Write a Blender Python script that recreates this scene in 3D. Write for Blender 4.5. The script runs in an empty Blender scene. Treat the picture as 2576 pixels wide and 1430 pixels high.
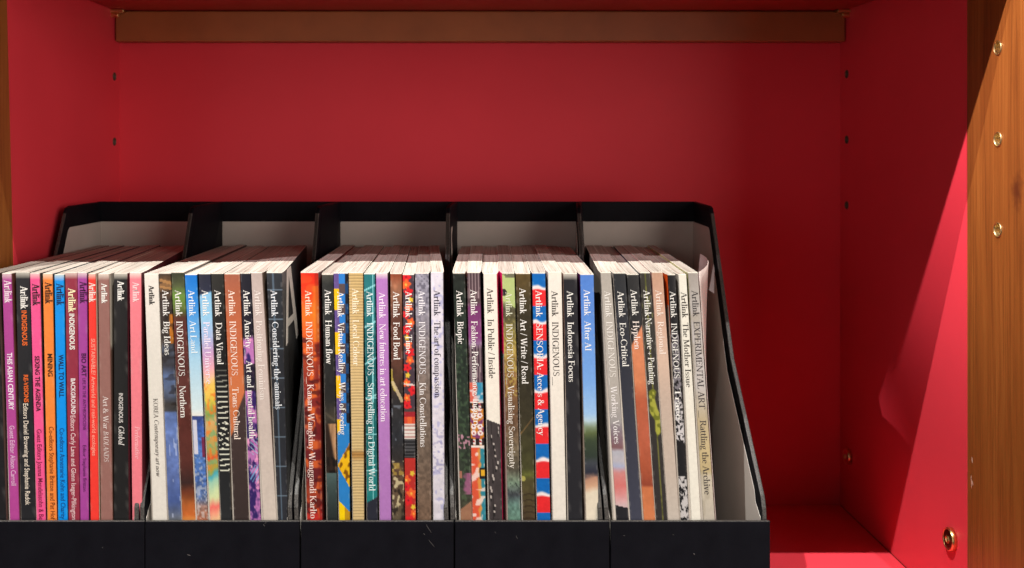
import bpy, math, random
import numpy as np

S = bpy.context.scene
COL = S.collection
rnd = random.Random(7)
H = 0.324            # camera height above the shelf the boxes stand on
F = 2700.0           # focal length in reference pixels (2576 px wide)
VX, VY = 1158.0, 358.0

# ------------------------------------------------------------------ camera
cam = bpy.data.cameras.new('camera')
cam.sensor_width = 36.0
cam.lens = 36.0 * F / 2576.0
cam.shift_x = (1288 - VX) / 2576.0
cam.shift_y = -(715 - VY) / 2576.0
cam.clip_start = 0.02
cam.clip_end = 60
cam.dof.use_dof = True
cam.dof.focus_distance = 0.69
cam.dof.aperture_fstop = 13.0
co = bpy.data.objects.new('camera', cam)
co.location = (0, 0, H)
co.rotation_euler = (math.pi / 2, 0, 0)
COL.objects.link(co)
S.camera = co

# ------------------------------------------------------------------ world and lamps
W = bpy.data.worlds.new('World')
S.world = W
W.use_nodes = True
W.node_tree.nodes['Background'].inputs[0].default_value = (1.0, 0.86, 0.78, 1)
W.node_tree.nodes['Background'].inputs[1].default_value = 0.062


def aim(o, target):
    from mathutils import Vector
    d = Vector(target) - o.location
    o.rotation_euler = d.to_track_quat('-Z', 'Y').to_euler()


def spot(name, loc, target, power, color, radius, angle, blend):
    l = bpy.data.lights.new(name, 'SPOT')
    l.energy = power
    l.color = color
    l.shadow_soft_size = radius
    l.spot_size = math.radians(angle)
    l.spot_blend = blend
    o = bpy.data.objects.new(name, l)
    o.location = loc
    COL.objects.link(o)
    aim(o, target)
    return o


def area(name, loc, target, power, color, sx, sy):
    l = bpy.data.lights.new(name, 'AREA')
    l.shape = 'RECTANGLE'
    l.size = sx
    l.size_y = sy
    l.energy = power
    l.color = color
    o = bpy.data.objects.new(name, l)
    o.location = loc
    COL.objects.link(o)
    aim(o, target)
    return o


# ceiling track spots in front of the bookcase, and soft area fills for the room
spot('ceiling_spot', (0.40, -0.22, H + 2.07), (0.0, 0.70, H - 0.15), 135, (1.0, 0.975, 0.93), 0.008, 60, 0.5)
spot('ceiling_spot', (-0.10, -0.22, H + 2.07), (0.0, 0.70, H - 0.15), 62, (1.0, 0.975, 0.93), 0.008, 60, 0.5)  # extra head, added to brighten the lining of the rightmost box
spot('ceiling_spot', (-0.72, -0.22, H + 2.07), (0.1, 0.70, H - 0.15), 295, (1.0, 0.975, 0.93), 0.008, 60, 0.5)
spot('ceiling_spot', (-2.2, -0.58, H + 1.92), (-0.02, 0.80, H - 0.08), 300, (1.0, 0.82, 0.86), 0.010, 6.6, 0.7)
spot('ceiling_spot', (-2.4, -0.48, H + 1.90), (0.34, 0.63, H + 0.24), 980, (1.0, 0.80, 0.84), 0.020, 12.5, 1.0)
area('room_fill', (1.4, -0.88, H + 0.2), (-0.1, 0.85, H - .05), 23.0, (1.0, 0.86, 0.78), 1.4, 1.0)
area('room_fill', (-1.2, -1.1, H + 0.1), (0.2, 0.85, H - .05), 5.5, (1.0, 0.84, 0.80), 1.2, 1.0)  # unseen weaker fill, added to brighten the right and rear walls

S.view_settings.view_transform = 'Standard'
S.view_settings.look = 'None'
S.view_settings.exposure = 0
S.view_settings.gamma = 1
S.view_settings.use_curve_mapping = False
S.render.film_transparent = False


# ------------------------------------------------------------------ helpers
def lin(c):
    c = np.asarray(c, float) / 255.0
    return np.where(c <= 0.04045, c / 12.92, ((c + 0.055) / 1.055) ** 2.4)


def tag(o, label=None, cat=None, group=None, kind=None):
    if label: o['label'] = label
    if cat: o['category'] = cat
    if group: o['group'] = group
    if kind: o['kind'] = kind
    return o


def empty(name, loc=(0, 0, 0)):
    o = bpy.data.objects.new(name, None)
    o.empty_display_size = 0.02
    o.location = loc
    COL.objects.link(o)
    return o


def mesh_obj(name, verts, faces, mats, parent=None, mi=None, smooth=False):
    """verts are world coordinates; parents are unrotated Empties, so subtract their place"""
    ox = oy = oz = 0.0
    p = parent
    while p is not None:
        ox += p.location.x; oy += p.location.y; oz += p.location.z
        p = p.parent
    me = bpy.data.meshes.new(name)
    me.from_pydata([(v[0] - ox, v[1] - oy, v[2] - oz) for v in verts], [], faces)
    if not isinstance(mats, (list, tuple)): mats = [mats]
    for m in mats: me.materials.append(m)
    if mi is not None:
        me.polygons.foreach_set('material_index', mi)
    if smooth:
        me.polygons.foreach_set('use_smooth', [True] * len(faces))
    me.update()
    o = bpy.data.objects.new(name, me)
    COL.objects.link(o)
    if parent is not None: o.parent = parent
    return o


class MB:
    def __init__(s):
        s.v = []; s.f = []; s.m = []

    def add(s, vs, fs, m=0):
        b = len(s.v)
        s.v += [tuple(v) for v in vs]
        s.f += [tuple(b + i for i in f) for f in fs]
        s.m += [m] * len(fs)

    def box(s, x0, x1, y0, y1, z0, z1, m=0):
        vs = [(x0, y0, z0), (x1, y0, z0), (x1, y1, z0), (x0, y1, z0), (x0, y0, z1), (x1, y0, z1), (x1, y1, z1), (x0, y1, z1)]
        s.hexa(vs, m)

    def hexa(s, vs, m=0):
        s.add(vs, [(0, 3, 2, 1), (4, 5, 6, 7), (0, 1, 5, 4), (1, 2, 6, 5), (2, 3, 7, 6), (3, 0, 4, 7)], m)

    def prism_x(s, poly, xa, xb, m=0):
        """poly of (y,z); xa(y), xb(y) give the two x faces"""
        n = len(poly)
        vs = [(xa(y, z), y, z) for y, z in poly] + [(xb(y, z), y, z) for y, z in poly]
        fs = [tuple(range(n)), tuple(range(2 * n - 1, n - 1, -1))]
        for i in range(n):
            j = (i + 1) % n
            fs.append((i, i + n, j + n, j))
        s.add(vs, fs, m)

    def lathe_x(s, prof, cy, cz, x0, sgn, n=28, m=0):
        """prof: (offset along +x*sgn, radius)"""
        vs = []; fs = []
        for a, r in prof:
            for k in range(n):
                t = 2 * math.pi * k / n
                vs.append((x0 + sgn * a, cy + r * math.cos(t), cz + r * math.sin(t)))
        for i in range(len(prof) - 1):
            for k in range(n):
                q = (k + 1) % n
                fs.append((i * n + k, i * n + q, (i + 1) * n + q, (i + 1) * n + k))
        fs.append(tuple(range(n)))
        fs.append(tuple(range((len(prof) - 1) * n, len(prof) * n)))
        s.add(vs, fs, m)

    def build(s, name, mats, parent=None, smooth=False, fix=True, bevel=0):
        o = mesh_obj(name, s.v, s.f, mats, parent, s.m, smooth)
        if fix:
            import bmesh
            bm = bmesh.new(); bm.from_mesh(o.data)
            bmesh.ops.recalc_face_normals(bm, faces=bm.faces)
            bm.to_mesh(o.data); bm.free()
        if bevel:
            b = o.modifiers.new('bevel', 'BEVEL')
            b.width = bevel; b.segments = 2; b.limit_method = 'ANGLE'
            b.angle_limit = math.radians(40)
        return o


# ------------------------------------------------------------------ materials
def nt_new(name):
    m = bpy.data.materials.new(name)
    m.use_nodes = True
    nt = m.node_tree
    return m, nt, nt.nodes['Principled BSDF']


def N(nt, kind, **kw):
    n = nt.nodes.new(kind)
    for k, v in kw.items(): setattr(n, k, v)
    return n


def noise(nt, vec, scale, detail=4, rough=0.55):
    n = N(nt, 'ShaderNodeTexNoise')
    n.inputs['Scale'].default_value = scale
    n.inputs['Detail'].default_value = detail
    n.inputs['Roughness'].default_value = rough
    if vec is not None: nt.links.new(vec, n.inputs['Vector'])
    return n


def mapping(nt, src, scale, loc=(0, 0, 0)):
    mp = N(nt, 'ShaderNodeMapping')
    mp.inputs['Scale'].default_value = scale
    mp.inputs['Location'].default_value = loc
    nt.links.new(src, mp.inputs['Vector'])
    return mp.outputs['Vector']


def ramp(nt, fac, stops):
    r = N(nt, 'ShaderNodeValToRGB')
    els = r.color_ramp.elements
    while len(els) < len(stops): els.new(0.5)
    for e, (p, c) in zip(els, stops):
        e.position = p
        e.color = (c[0], c[1], c[2], 1)
    nt.links.new(fac, r.inputs['Fac'])
    return r.outputs['Color']


def bump(nt, b, height, strength, dist):
    n = N(nt, 'ShaderNodeBump')
    n.inputs['Strength'].default_value = strength
    n.inputs['Distance'].default_value = dist
    nt.links.new(height, n.inputs['Height'])
    nt.links.new(n.outputs['Normal'], b.inputs['Normal'])


def mat_red():
    m, nt, b = nt_new('red_laminate')
    tc = N(nt, 'ShaderNodeTexCoord')
    n = noise(nt, tc.outputs['Object'], 9, 5)
    c = ramp(nt, n.outputs['Fac'], [(0.3, (0.71, 0.047, 0.068)), (0.7, (0.77, 0.053, 0.076))])
    nt.links.new(c, b.inputs['Base Color'])
    g = noise(nt, tc.outputs['Object'], 1400, 3)
    bump(nt, b, g.outputs['Fac'], 0.10, 0.0006)
    b.inputs['Roughness'].default_value = 0.42
    b.inputs['Specular IOR Level'].default_value = 0.16
    return m


def mat_wood(name, dark, mid, light, knot=None):
    m, nt, b = nt_new(name)
    tc = N(nt, 'ShaderNodeTexCoord')
    v0 = tc.outputs['Object']
    warp = noise(nt, mapping(nt, v0, (12, 12, 3)), 1.0, 3)
    mixv = N(nt, 'ShaderNodeMix', data_type='VECTOR')
    mixv.inputs['Factor'].default_value = 0.012
    nt.links.new(v0, mixv.inputs['A'])
    nt.links.new(warp.outputs['Color'], mixv.inputs['B'])
    v = mixv.outputs['Result']
    src = v
    n1 = noise(nt, mapping(nt, src, (60, 60, 3.2)), 1.6, 6, 0.62)
    n2 = noise(nt, mapping(nt, src, (420, 420, 7)), 1.4, 5, 0.7)
    ad = N(nt, 'ShaderNodeMath', operation='MULTIPLY_ADD')
    nt.links.new(n2.outputs['Fac'], ad.inputs[0])
    ad.inputs[1].default_value = 0.5
    mu = N(nt, 'ShaderNodeMath', operation='MULTIPLY')
    nt.links.new(n1.outputs['Fac'], mu.inputs[0]); mu.inputs[1].default_value = 0.5
    nt.links.new(mu.outputs[0], ad.inputs[2])
    fac = ad.outputs[0]
    c = ramp(nt, fac, [(0.33, dark), (0.5, mid), (0.68, light)])
    if knot:
        d = N(nt, 'ShaderNodeVectorMath', operation='DISTANCE')
        mp = mapping(nt, v0, (1, 1, 0.62))
        nk = noise(nt, v0, 160, 3)
        mx = N(nt, 'ShaderNodeMix', data_type='VECTOR'); mx.inputs['Factor'].default_value = 0.012
        nt.links.new(mp, mx.inputs['A']); nt.links.new(nk.outputs['Color'], mx.inputs['B'])
        nt.links.new(mx.outputs['Result'], d.inputs[0])
        d.inputs[1].default_value = (knot[0] * 0.988 + .006, knot[1] * 0.988 + .006, knot[2] * 0.62 * 0.988 + .006)
        k = N(nt, 'ShaderNodeMapRange')
        k.inputs['From Min'].default_value = 0.0015; k.inputs['From Max'].default_value = 0.0085
        k.inputs['To Min'].default_value = 0.85; k.inputs['To Max'].default_value = 0.0
        nt.links.new(d.outputs['Value'], k.inputs['Value'])
        mm = N(nt, 'ShaderNodeMix', data_type='RGBA')
        nt.links.new(k.outputs['Result'], mm.inputs['Factor'])
        nt.links.new(c, mm.inputs['A'])
        mm.inputs['B'].default_value = (0.085, 0.022, 0.007, 1)
        c = mm.outputs['Result']
    nt.links.new(c, b.inputs['Base Color'])
    b.inputs['Roughness'].default_value = 0.38
    bump(nt, b, n2.outputs['Fac'], 0.12, 0.0008)
    return m


def mat_box():
    m, nt, b = nt_new('black_leatherette')
    tc = N(nt, 'ShaderNodeTexCoord')
    o = tc.outputs['Object']
    n = noise(nt, o, 60, 5)
    c = ramp(nt, n.outputs['Fac'], [(0.3, (0.0045, 0.0045, 0.0068)), (0.75, (0.0072, 0.0074, 0.0105))])
    # sparse pale dust specks
    vo = N(nt, 'ShaderNodeTexVoronoi'); vo.inputs['Scale'].default_value = 75
    nt.links.new(o, vo.inputs['Vector'])
    wn = N(nt, 'ShaderNodeSeparateColor'); nt.links.new(vo.outputs['Color'], wn.inputs[0])
    pick = N(nt, 'ShaderNodeMath', operation='GREATER_THAN'); pick.inputs[1].default_value = 0.80
    nt.links.new(wn.outputs[0], pick.inputs[0])
    near = N(nt, 'ShaderNodeMath', operation='LESS_THAN'); near.inputs[1].default_value = 0.030
    nt.links.new(vo.outputs['Distance'], near.inputs[0])
    both = N(nt, 'ShaderNodeMath', operation='MULTIPLY')
    nt.links.new(pick.outputs[0], both.inputs[0]); nt.links.new(near.outputs[0], both.inputs[1])
    mx = N(nt, 'ShaderNodeMix', data_type='RGBA')
    nt.links.new(both.outputs[0], mx.inputs['Factor'])
    nt.links.new(c, mx.inputs['A']); mx.inputs['B'].default_value = (0.10, 0.095, 0.10, 1)
    nt.links.new(mx.outputs['Result'], b.inputs['Base Color'])
    g = noise(nt, o, 1500, 3, 0.7)
    bump(nt, b, g.outputs['Fac'], 0.30, 0.0004)
    b.inputs['Roughness'].default_value = 0.55
    b.inputs['Specular IOR Level'].default_value = 0.07
    return m


def mat_edge():
    m, nt, b = nt_new('worn_board_edge')
    tc = N(nt, 'ShaderNodeTexCoord')
    n = noise(nt, tc.outputs['Object'], 1300, 4, 0.7)
    c = ramp(nt, n.outputs['Fac'], [(0.40, (0.014, 0.013, 0.012)), (0.62, (0.085, 0.077, 0.068))])
    nt.links.new(c, b.inputs['Base Color'])
    bump(nt, b, n.outputs['Fac'], 0.5, 0.0004)
    b.inputs['Roughness'].default_value = 0.5
    return m


def mat_plain(name, col, rough=0.5, metal=0.0, nscale=None, amp=0.12, spec=0.5):
    m, nt, b = nt_new(name)
    if nscale:
        tc = N(nt, 'ShaderNodeTexCoord')
        n = noise(nt, tc.outputs['Object'], nscale, 4)
        c = ramp(nt, n.outputs['Fac'], [(0.3, tuple(x * (1 - amp) for x in col)), (0.7, tuple(min(1, x * (1 + amp)) for x in col))])
        nt.links.new(c, b.inputs['Base Color'])
    else:
        b.inputs['Base Color'].default_value = (*col, 1)
    b.inputs['Roughness'].default_value = rough
    b.inputs['Metallic'].default_value = metal
    b.inputs['Specular IOR Level'].default_value = spec
    return m


def mat_print():
    m, nt, b = nt_new('printed_cover')
    a = N(nt, 'ShaderNodeAttribute', attribute_name='print')
    tc = N(nt, 'ShaderNodeTexCoord')
    n = noise(nt, tc.outputs['Object'], 420, 4, 0.65)
    c = ramp(nt, n.outputs['Fac'], [(0.3, (0.90, 0.90, 0.90)), (0.65, (1, 1, 1))])
    mx = N(nt, 'ShaderNodeMix', data_type='RGBA', blend_type='MULTIPLY')
    mx.inputs['Factor'].default_value = 1
    nt.links.new(a.outputs['Color'], mx.inputs['A']); nt.links.new(c, mx.inputs['B'])
    nt.links.new(mx.outputs['Result'], b.inputs['Base Color'])
    n2 = noise(nt, mapping(nt, tc.outputs['Object'], (1, 1, 0.25)), 120, 3)
    bump(nt, b, n2.outputs['Fac'], 0.12, 0.0012)
    b.inputs['Roughness'].default_value = 0.34
    b.inputs['Specular IOR Level'].default_value = 0.4
    return m


def mat_pages():
    m, nt, b = nt_new('cut_pages')
    uv = N(nt, 'ShaderNodeUVMap', uv_map='pages')
    v = uv.outputs['UV']
    n1 = noise(nt, mapping(nt, v, (700, 5, 1)), 1.0, 5, 0.75)
    n2 = noise(nt, mapping(nt, v, (2600, 14, 1)), 1.0, 3, 0.7)
    ad = N(nt, 'ShaderNodeMath', operation='MULTIPLY_ADD')
    nt.links.new(n2.outputs['Fac'], ad.inputs[0]); ad.inputs[1].default_value = 0.45
    mu = N(nt, 'ShaderNodeMath', operation='MULTIPLY'); mu.inputs[1].default_value = 0.55
    nt.links.new(n1.outputs['Fac'], mu.inputs[0]); nt.links.new(mu.outputs[0], ad.inputs[2])
    c = ramp(nt, ad.outputs[0], [(0.35, (0.10, 0.068, 0.055)), (0.43, (0.36, 0.30, 0.245)), (0.50, (0.52, 0.465, 0.40)), (0.62, (0.62, 0.57, 0.50))])
    oi = N(nt, 'ShaderNodeObjectInfo')
    vr = N(nt, 'ShaderNodeMapRange')
    vr.inputs['To Min'].default_value = 0.82; vr.inputs['To Max'].default_value = 1.08
    nt.links.new(oi.outputs['Random'], vr.inputs['Value'])
    hs = N(nt, 'ShaderNodeHueSaturation')
    nt.links.new(vr.outputs['Result'], hs.inputs['Value'])
    nt.links.new(c, hs.inputs['Color'])
    nt.links.new(hs.outputs['Color'], b.inputs['Base Color'])
    bump(nt, b, ad.outputs[0], 0.4, 0.0008)
    b.inputs['Roughness'].default_value = 0.75
    b.inputs['Specular IOR Level'].default_value = 0.2
    return m


RED = mat_red()
WOOD = mat_wood('varnished_wood', (0.13, 0.038, 0.008), (0.25, 0.080, 0.0145), (0.35, 0.128, 0.026), knot=(0.340, 0.6555, H - 0.0300))
RAILW = mat_plain('brown_rail_paint', (0.34, 0.102, 0.030), 0.5, 0, 30, 0.12)
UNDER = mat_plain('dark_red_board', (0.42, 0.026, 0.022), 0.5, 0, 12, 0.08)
BLACK = mat_box()
EDGE = mat_edge()
LINER = mat_plain('grey_board_liner', (0.50, 0.465, 0.42), 0.75, 0, 25, 0.08, 0.2)
BRASS = mat_plain('polished_brass', (0.80, 0.58, 0.24), 0.30, 1.0)
BRASSD = mat_plain('dull_brass', (0.45, 0.30, 0.12), 0.4, 1.0)
SLEEVE = mat_plain('sleeve_brass', (0.62, 0.47, 0.22), 0.42, 1.0)
HOLEB = mat_plain('dark_hole_lining', (0.10, 0.055, 0.035), 0.6)
HOLE = mat_plain('drilled_hole', (0.02, 0.010, 0.006), 0.8)
PRINT = mat_print()
PAGES = mat_pages()
PAPER = mat_plain('white_paper', (0.78, 0.76, 0.72), 0.5, 0, 60, 0.05)
SCRATCH = mat_plain('pale_scuff', (0.11, 0.10, 0.095), 0.7)
INK = {}


def ink(rgb):
    k = tuple(rgb)
    if k not in INK:
        INK[k] = mat_plain('ink', tuple(float(x) for x in lin(rgb)), 0.4, 0, None)
    return INK[k]


# ------------------------------------------------------------------ bookcase (cubby)
XL, XR = -0.305, 0.340
DF, DB = 0.646, 0.960        # front edge and rear face
ZT = H + 0.116               # underside of the upper shelf
bc = empty('bookcase')
tag(bc, 'varnished wooden bookcase bay lined in red, with brass shelf pin sleeves', 'bookcase')
ZLO, ZHI = -0.06, H + 0.62


def side_panel(x, sgn, sl0, sl1):
    b = MB(); b.box(min(x, x + sgn * 0.026), max(x, x + sgn * 0.026), DF, DB + 0.012, ZLO, ZHI)
    p = b.build('side_panel', WOOD, bc, bevel=0.0015)
    # red lining: thin sheet on the inner face, from the painted boundary to the rear
    t = 0.0004
    xa, xb = x - sgn * t, x + sgn * 0.0002
    q = MB()
    pts = [(sl0, ZT + .02), (DB, ZT + .02), (DB, 0.0), (sl1, 0.0)]
    q.prism_x(pts, lambda y, z: xa, lambda y, z: xb)
    q.build('red_lining', RED, p)
    return p


pl = side_panel(XL, -1, 0.7195, 0.7465)
pr = side_panel(XR, 1, 0.7200, 0.7195)
m = MB(); m.box(XL, XR, DB, DB + 0.01, -0.03, ZT + 0.03)
m.build('back_panel', RED, bc)
m = MB(); m.box(XL + .0006, XR - .0006, DF + 0.004, DB - .0003, -0.022, 0.0)
sh = m.build('shelf', RED, bc, bevel=0.001)
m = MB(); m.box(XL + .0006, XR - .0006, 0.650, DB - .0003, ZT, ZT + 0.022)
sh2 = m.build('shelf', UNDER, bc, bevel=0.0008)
m = MB(); m.box(XL + 0.0015, XR - 0.0012, DB - 0.016, DB - 0.0004, H + 0.0885, ZT - 0.0008)
m.build('rear_rail', RAILW, bc, bevel=0.0012)


def px(pxx, pyy, d):
    return ((pxx - VX) * d / F, d, H - (pyy - VY) * d / F)


def drill(o, cutters):
    """cut round holes out of a panel: cutters = (x0, x1, y, z, r)"""
    mb = MB()
    for x0, x1, y, z, r in cutters:
        mb.lathe_x([(0, r), (x1 - x0, r)], y, z, x0, 1, 28)
    c = mb.build('cutter', BRASS)
    md = o.modifiers.new('holes', 'BOOLEAN')
    md.operation = 'DIFFERENCE'; md.solver = 'EXACT'; md.object = c
    c.location = (0, 0, 0)
    bpy.context.view_layer.update()
    dg = bpy.context.evaluated_depsgraph_get()
    me = bpy.data.meshes.new_from_object(o.evaluated_get(dg))
    o.modifiers.clear()
    o.data = me
    bpy.data.objects.remove(c)


def sleeve(par, x, sgn, y, z, r, bright):
    """lined shelf pin hole: raised rim and a blind tube going into the panel"""
    n = 28
    prof = [(-0.0001, r * 1.02), (-0.0006, r), (-0.0008, r * 0.95), (-0.0006, r * 0.89), (0.0004, r * 0.86), (0.0100, r * 0.84), (0.0104, r * 0.70), (0.0106, r * 0.02)]
    vs = []; fs = []
    for a, rr in prof:
        for k in range(n):
            t = 2 * math.pi * k / n
            vs.append((x + sgn * a, y + rr * math.cos(t), z + rr * math.sin(t)))
    for i in range(len(prof) - 1):
        for k in range(n):
            q = (k + 1) % n
            fs.append((i * n + k, i * n + q, (i + 1) * n + q, (i + 1) * n + k))
    return mesh_obj('pin_sleeve', vs, fs, SLEEVE if bright else HOLEB, par, None, True)


HR = [(2511, y, 0.0047, True) for y in (121, 351, 579)] + [(2132, y, 0.0036, False) for y in (187, 352, 517)]
HL = [(286, y, 0.0036, False) for y in (193, 357, 521)]
for panel, X, sgn, holes in ((pr, XR, 1, HR), (pl, XL, -1, HL)):
    cut = []
    for hx, hy, r, br in holes:
        d = X * F / (hx - VX)
        z = px(hx, hy, d)[2]
        cut.append((X - 0.004, X + 0.0115, d, z, r) if sgn > 0 else (X - 0.0115, X + 0.004, d, z, r))
        sleeve(panel, X if br else X - sgn * .0004, sgn, d, z, r, br)
    lining = [c for c in panel.children if c.name.startswith('red_lining')][0]
    drill(panel, cut)
    drill(lining, [c for c, h in zip(cut, holes) if not h[3]])

# shelf pins under the upper shelf
for x, sgn, pxx in ((XL, 1, 290), (XR, -1, 2118)):
    d = 0.938
    b = MB()
    xa, xb = (x, x + sgn * 0.0115)
    b.box(min(xa, xb), max(xa, xb), d - 0.004, d + 0.004, ZT - 0.0032, ZT - 0.0004)
    b.lathe_x([(0, 0.0022), (0.006, 0.0022), (0.0065, 0.0018)], d, ZT - 0.0050, x, sgn, 16)
    b.build('shelf_pin', BRASS, bc, bevel=0.0003)

# brass connector bolts on the right wall
BRONZE = mat_plain('dark_bronze', (0.16, 0.085, 0.03), 0.30, 1.0)
for pxx, pyy, rr, face in ((2397, 1357, 0.0080, BRONZE), (2138, 1149, 0.0070, RED)):
    d = XR * F / (pxx - VX); p = px(pxx, pyy, d)
    x0 = XR - .0003
    b = MB()
    b.lathe_x([(0, rr), (0.0022, rr), (0.0032, rr * .97), (0.0037, rr * 0.90), (0.0036, rr * .84), (0.0030, rr * 0.82)], d, p[2], x0, -1, 40)
    b.f = b.f[:-1]; b.m = b.m[:-1]
    bo = b.build('bolt', BRASS, bc, smooth=True)
    k = MB(); k.lathe_x([(0.0026, rr * .83), (0.0033, rr * .83), (0.0035, rr * .70), (0.0035, rr * .34)], d, p[2], x0, -1, 40)
    k.build('bolt_face', face, bo)
    k = MB(); k.lathe_x([(0.0034, rr * .36), (0.0042, rr * .34), (0.0042, rr * .22), (0.0036, rr * .18)], d, p[2], x0, -1, 6)
    k.build('hex_socket', BRASS, bo)

# ------------------------------------------------------------------ file boxes
DL = 0.667                    # front of the lip
DBK = 0.869                   # rear of a box
ZLIP = H - (1312 - VY) * DL / F
ZTOP = H - (508 - VY) * DBK / F
TH = 0.0029


def X_at(pxx, d): return (pxx - VX) * d / F


BOXES = [(-45, 362.4, 257, 553), (365.6, 752.6, 557, 848.5), (757.6, 1140.6, 852, 1141), (1145.6, 1532.6, 1147, 1453), (1537.6, 1937, 1458, 1742)]
LABELS_BOX = ['black open file box at the far left holding bright coloured slim magazines',
              'black open file box second from left, between the two leftmost dividers',
              'middle black open file box, with hair scratches on its front lip',
              'black open file box second from right, starting under the dark foliage spine',
              'rightmost black open file box, its pale grey inner lining showing beside the magazines']
side_poly = [(DBK - .003, 0.0012), (DBK - .003, ZTOP), (0.840, ZTOP), (0.812, ZTOP), (0.8065, ZTOP - .0012), (0.803, ZTOP - .005),
             (0.7450, 0.1735), (0.6745, H - 0.2215), (0.6712, H - 0.2285), (0.6702, ZLIP), (DL + TH, 0.0012)]


def lerp(a, b, t): return a + (b - a) * t


LEAN = [-0.006, -0.0135, -0.0150, -0.0095, -0.0115, -0.003]    # the walls lean with the magazines


for bi, (l0, l1, b0, b1) in enumerate(BOXES):
    xl0, xl1 = X_at(l0, DL), X_at(l1, DL)
    xb0, xb1 = X_at(b0, DBK) - 0.0032, X_at(b1, DBK) + 0.0032
    tw = lambda y, z, o: o * (z / ZTOP) * max(0, 1 - ((y - DL) / (DBK - .003 - DL)) ** 2)
    fl = lambda y, z=0, a=xl0, b=xb0, o=LEAN[bi]: lerp(a, b, (y - DL) / (DBK - DL)) + tw(y, z, o)
    fr = lambda y, z=0, a=xl1, b=xb1, o=LEAN[bi + 1]: lerp(a, b, (y - DL) / (DBK - DL)) + tw(y, z, o)
    root = empty('file_box', ((xl0 + xl1) / 2, DL, 0.0))
    tag(root, LABELS_BOX[bi], 'file box', 'black file boxes standing in a row on the red shelf')
    # side panels: black faces (0), worn cut edge (1)
    for s, f in ((1, fl), (-1, fr)):
        b = MB()
        b.prism_x(side_poly, (lambda y, z, f=f: f(y, z)), (lambda y, z, f=f, s=s: f(y, z) + s * TH))
        n = len(side_poly)
        for i in range(n):
            if i in (5, 6, 7, 8): b.m[2 + i] = 1
        b.build('side_panel', [BLACK, EDGE], root, bevel=0.0006)
    m = MB()
    m.hexa([(fl(DBK - .003), DBK - .003 + .0002, 0.0012), (fr(DBK - .003), DBK - .003 + .0002, 0.0012), (fr(DBK), DBK, 0.0012), (fl(DBK), DBK, 0.0012),
            (fl(DBK - .003), DBK - .003 + .0002, ZTOP + .0002), (fr(DBK - .003), DBK - .003 + .0002, ZTOP + .0002), (fr(DBK), DBK, ZTOP + .0002), (fl(DBK), DBK, ZTOP + .0002)])
    m.build('back_panel', BLACK, root, bevel=0.0006)
    m = MB()
    m.box(xl0 - .0002, xl1 + .0002, DL, DL + TH, 0.0012, ZLIP)
    fp = m.build('front_panel', [BLACK, EDGE], root, bevel=0.0007)
    for pg in fp.data.polygons:
        if pg.normal.z > 0.9: pg.material_index = 1
    m = MB()
    m.hexa([(fl(DL), DL, 0), (fr(DL), DL, 0), (fr(DBK), DBK, 0), (fl(DBK), DBK, 0),
            (fl(DL), DL, .0012 - .0001), (fr(DL), DL, .0012 - .0001), (fr(DBK), DBK, .0012 - .0001), (fl(DBK), DBK, .0012 - .0001)])
    m.build('bottom_panel', BLACK, root)
    # pale lining sheets glued inside, set back from the open edges
    ins = 0.0108
    lp = [(DBK - .0040, 0.002), (DBK - .0040, ZTOP - 0.0158), (0.8075, ZTOP - 0.0158), (0.8045, ZTOP - .018),
          (0.7520, 0.1635), (0.6855, H - 0.2220), (0.6830, H - 0.2290), (0.6722, ZLIP + .0005), (0.6722, 0.002)]
    b = MB()
    for s, f in ((1, fl), (-1, fr)):
        b.prism_x(lp, (lambda y, z, f=f, s=s: f(y, z) + s * (TH + .0004)), (lambda y, z, f=f, s=s: f(y, z) + s * (TH + .0008)))
    ya = DBK - .0036
    b.hexa([(fl(ya) + TH + .0007, ya - .0004, .002), (fr(ya) - TH - .0007, ya - .0004, .002), (fr(ya) - TH - .0007, ya, .002), (fl(ya) + TH + .0007, ya, .002),
            (fl(ya) + TH + .0007, ya - .0004, ZTOP - .0158), (fr(ya) - TH - .0007, ya - .0004, ZTOP - .0158), (fr(ya) - TH - .0007, ya, ZTOP - .0158), (fl(ya) + TH + .0007, ya, ZTOP - .0158)])
    b.build('lining', LINER, root)
    # scuffs on the lip
    sc = {0: [(258, 1378, 3, 1.5, .6)], 1: [(475, 1397, 10, 1.8, .35), (664, 1322, 6, 1.2, 1.0), (668, 1316, 5, 1.0, 2.4)],
          2: [(1078, 1330, 26, 0.9, 1.0), (1067, 1344, 5, 1.4, .9), (1085, 1367, 24, .8, .9)],
          3: [(1300, 1352, 10, .7, 1.2), (1246, 1340, 6, .7, .9)], 4: [(1746, 1394, 4, 2.2, .7), (1570, 1348, 6, .8, .1), (1694, 1346, 4, 1.0, .3)]}[bi]
    for (sx, sy, ln, wd, an) in sc:
        b = MB()
        k = 6; up = []; dn = []
        for i in range(k + 1):
            t = i / k - .5
            cx = sx + math.cos(an) * ln * t + math.sin(an) * ln * .12 * (t * t)
            cy = sy + math.sin(an) * ln * t
            w = wd * (0.35 + 0.65 * (1 - (2 * t) ** 2)) / 2
            up.append(px(cx + math.sin(an) * w, cy - math.cos(an) * w, DL - .00012))
            dn.append(px(cx - math.sin(an) * w, cy + math.cos(an) * w, DL - .00012))
        n0 = len(up)
        b.add(up + dn, [(i, i + 1, n0 + i + 1, n0 + i) for i in range(n0 - 1)])
        b.build('scuff_mark', SCRATCH, fp, fix=False)

# ------------------------------------------------------------------ lettering
T, t_ = 0.125, 0.048
XH = 0.64


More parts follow.
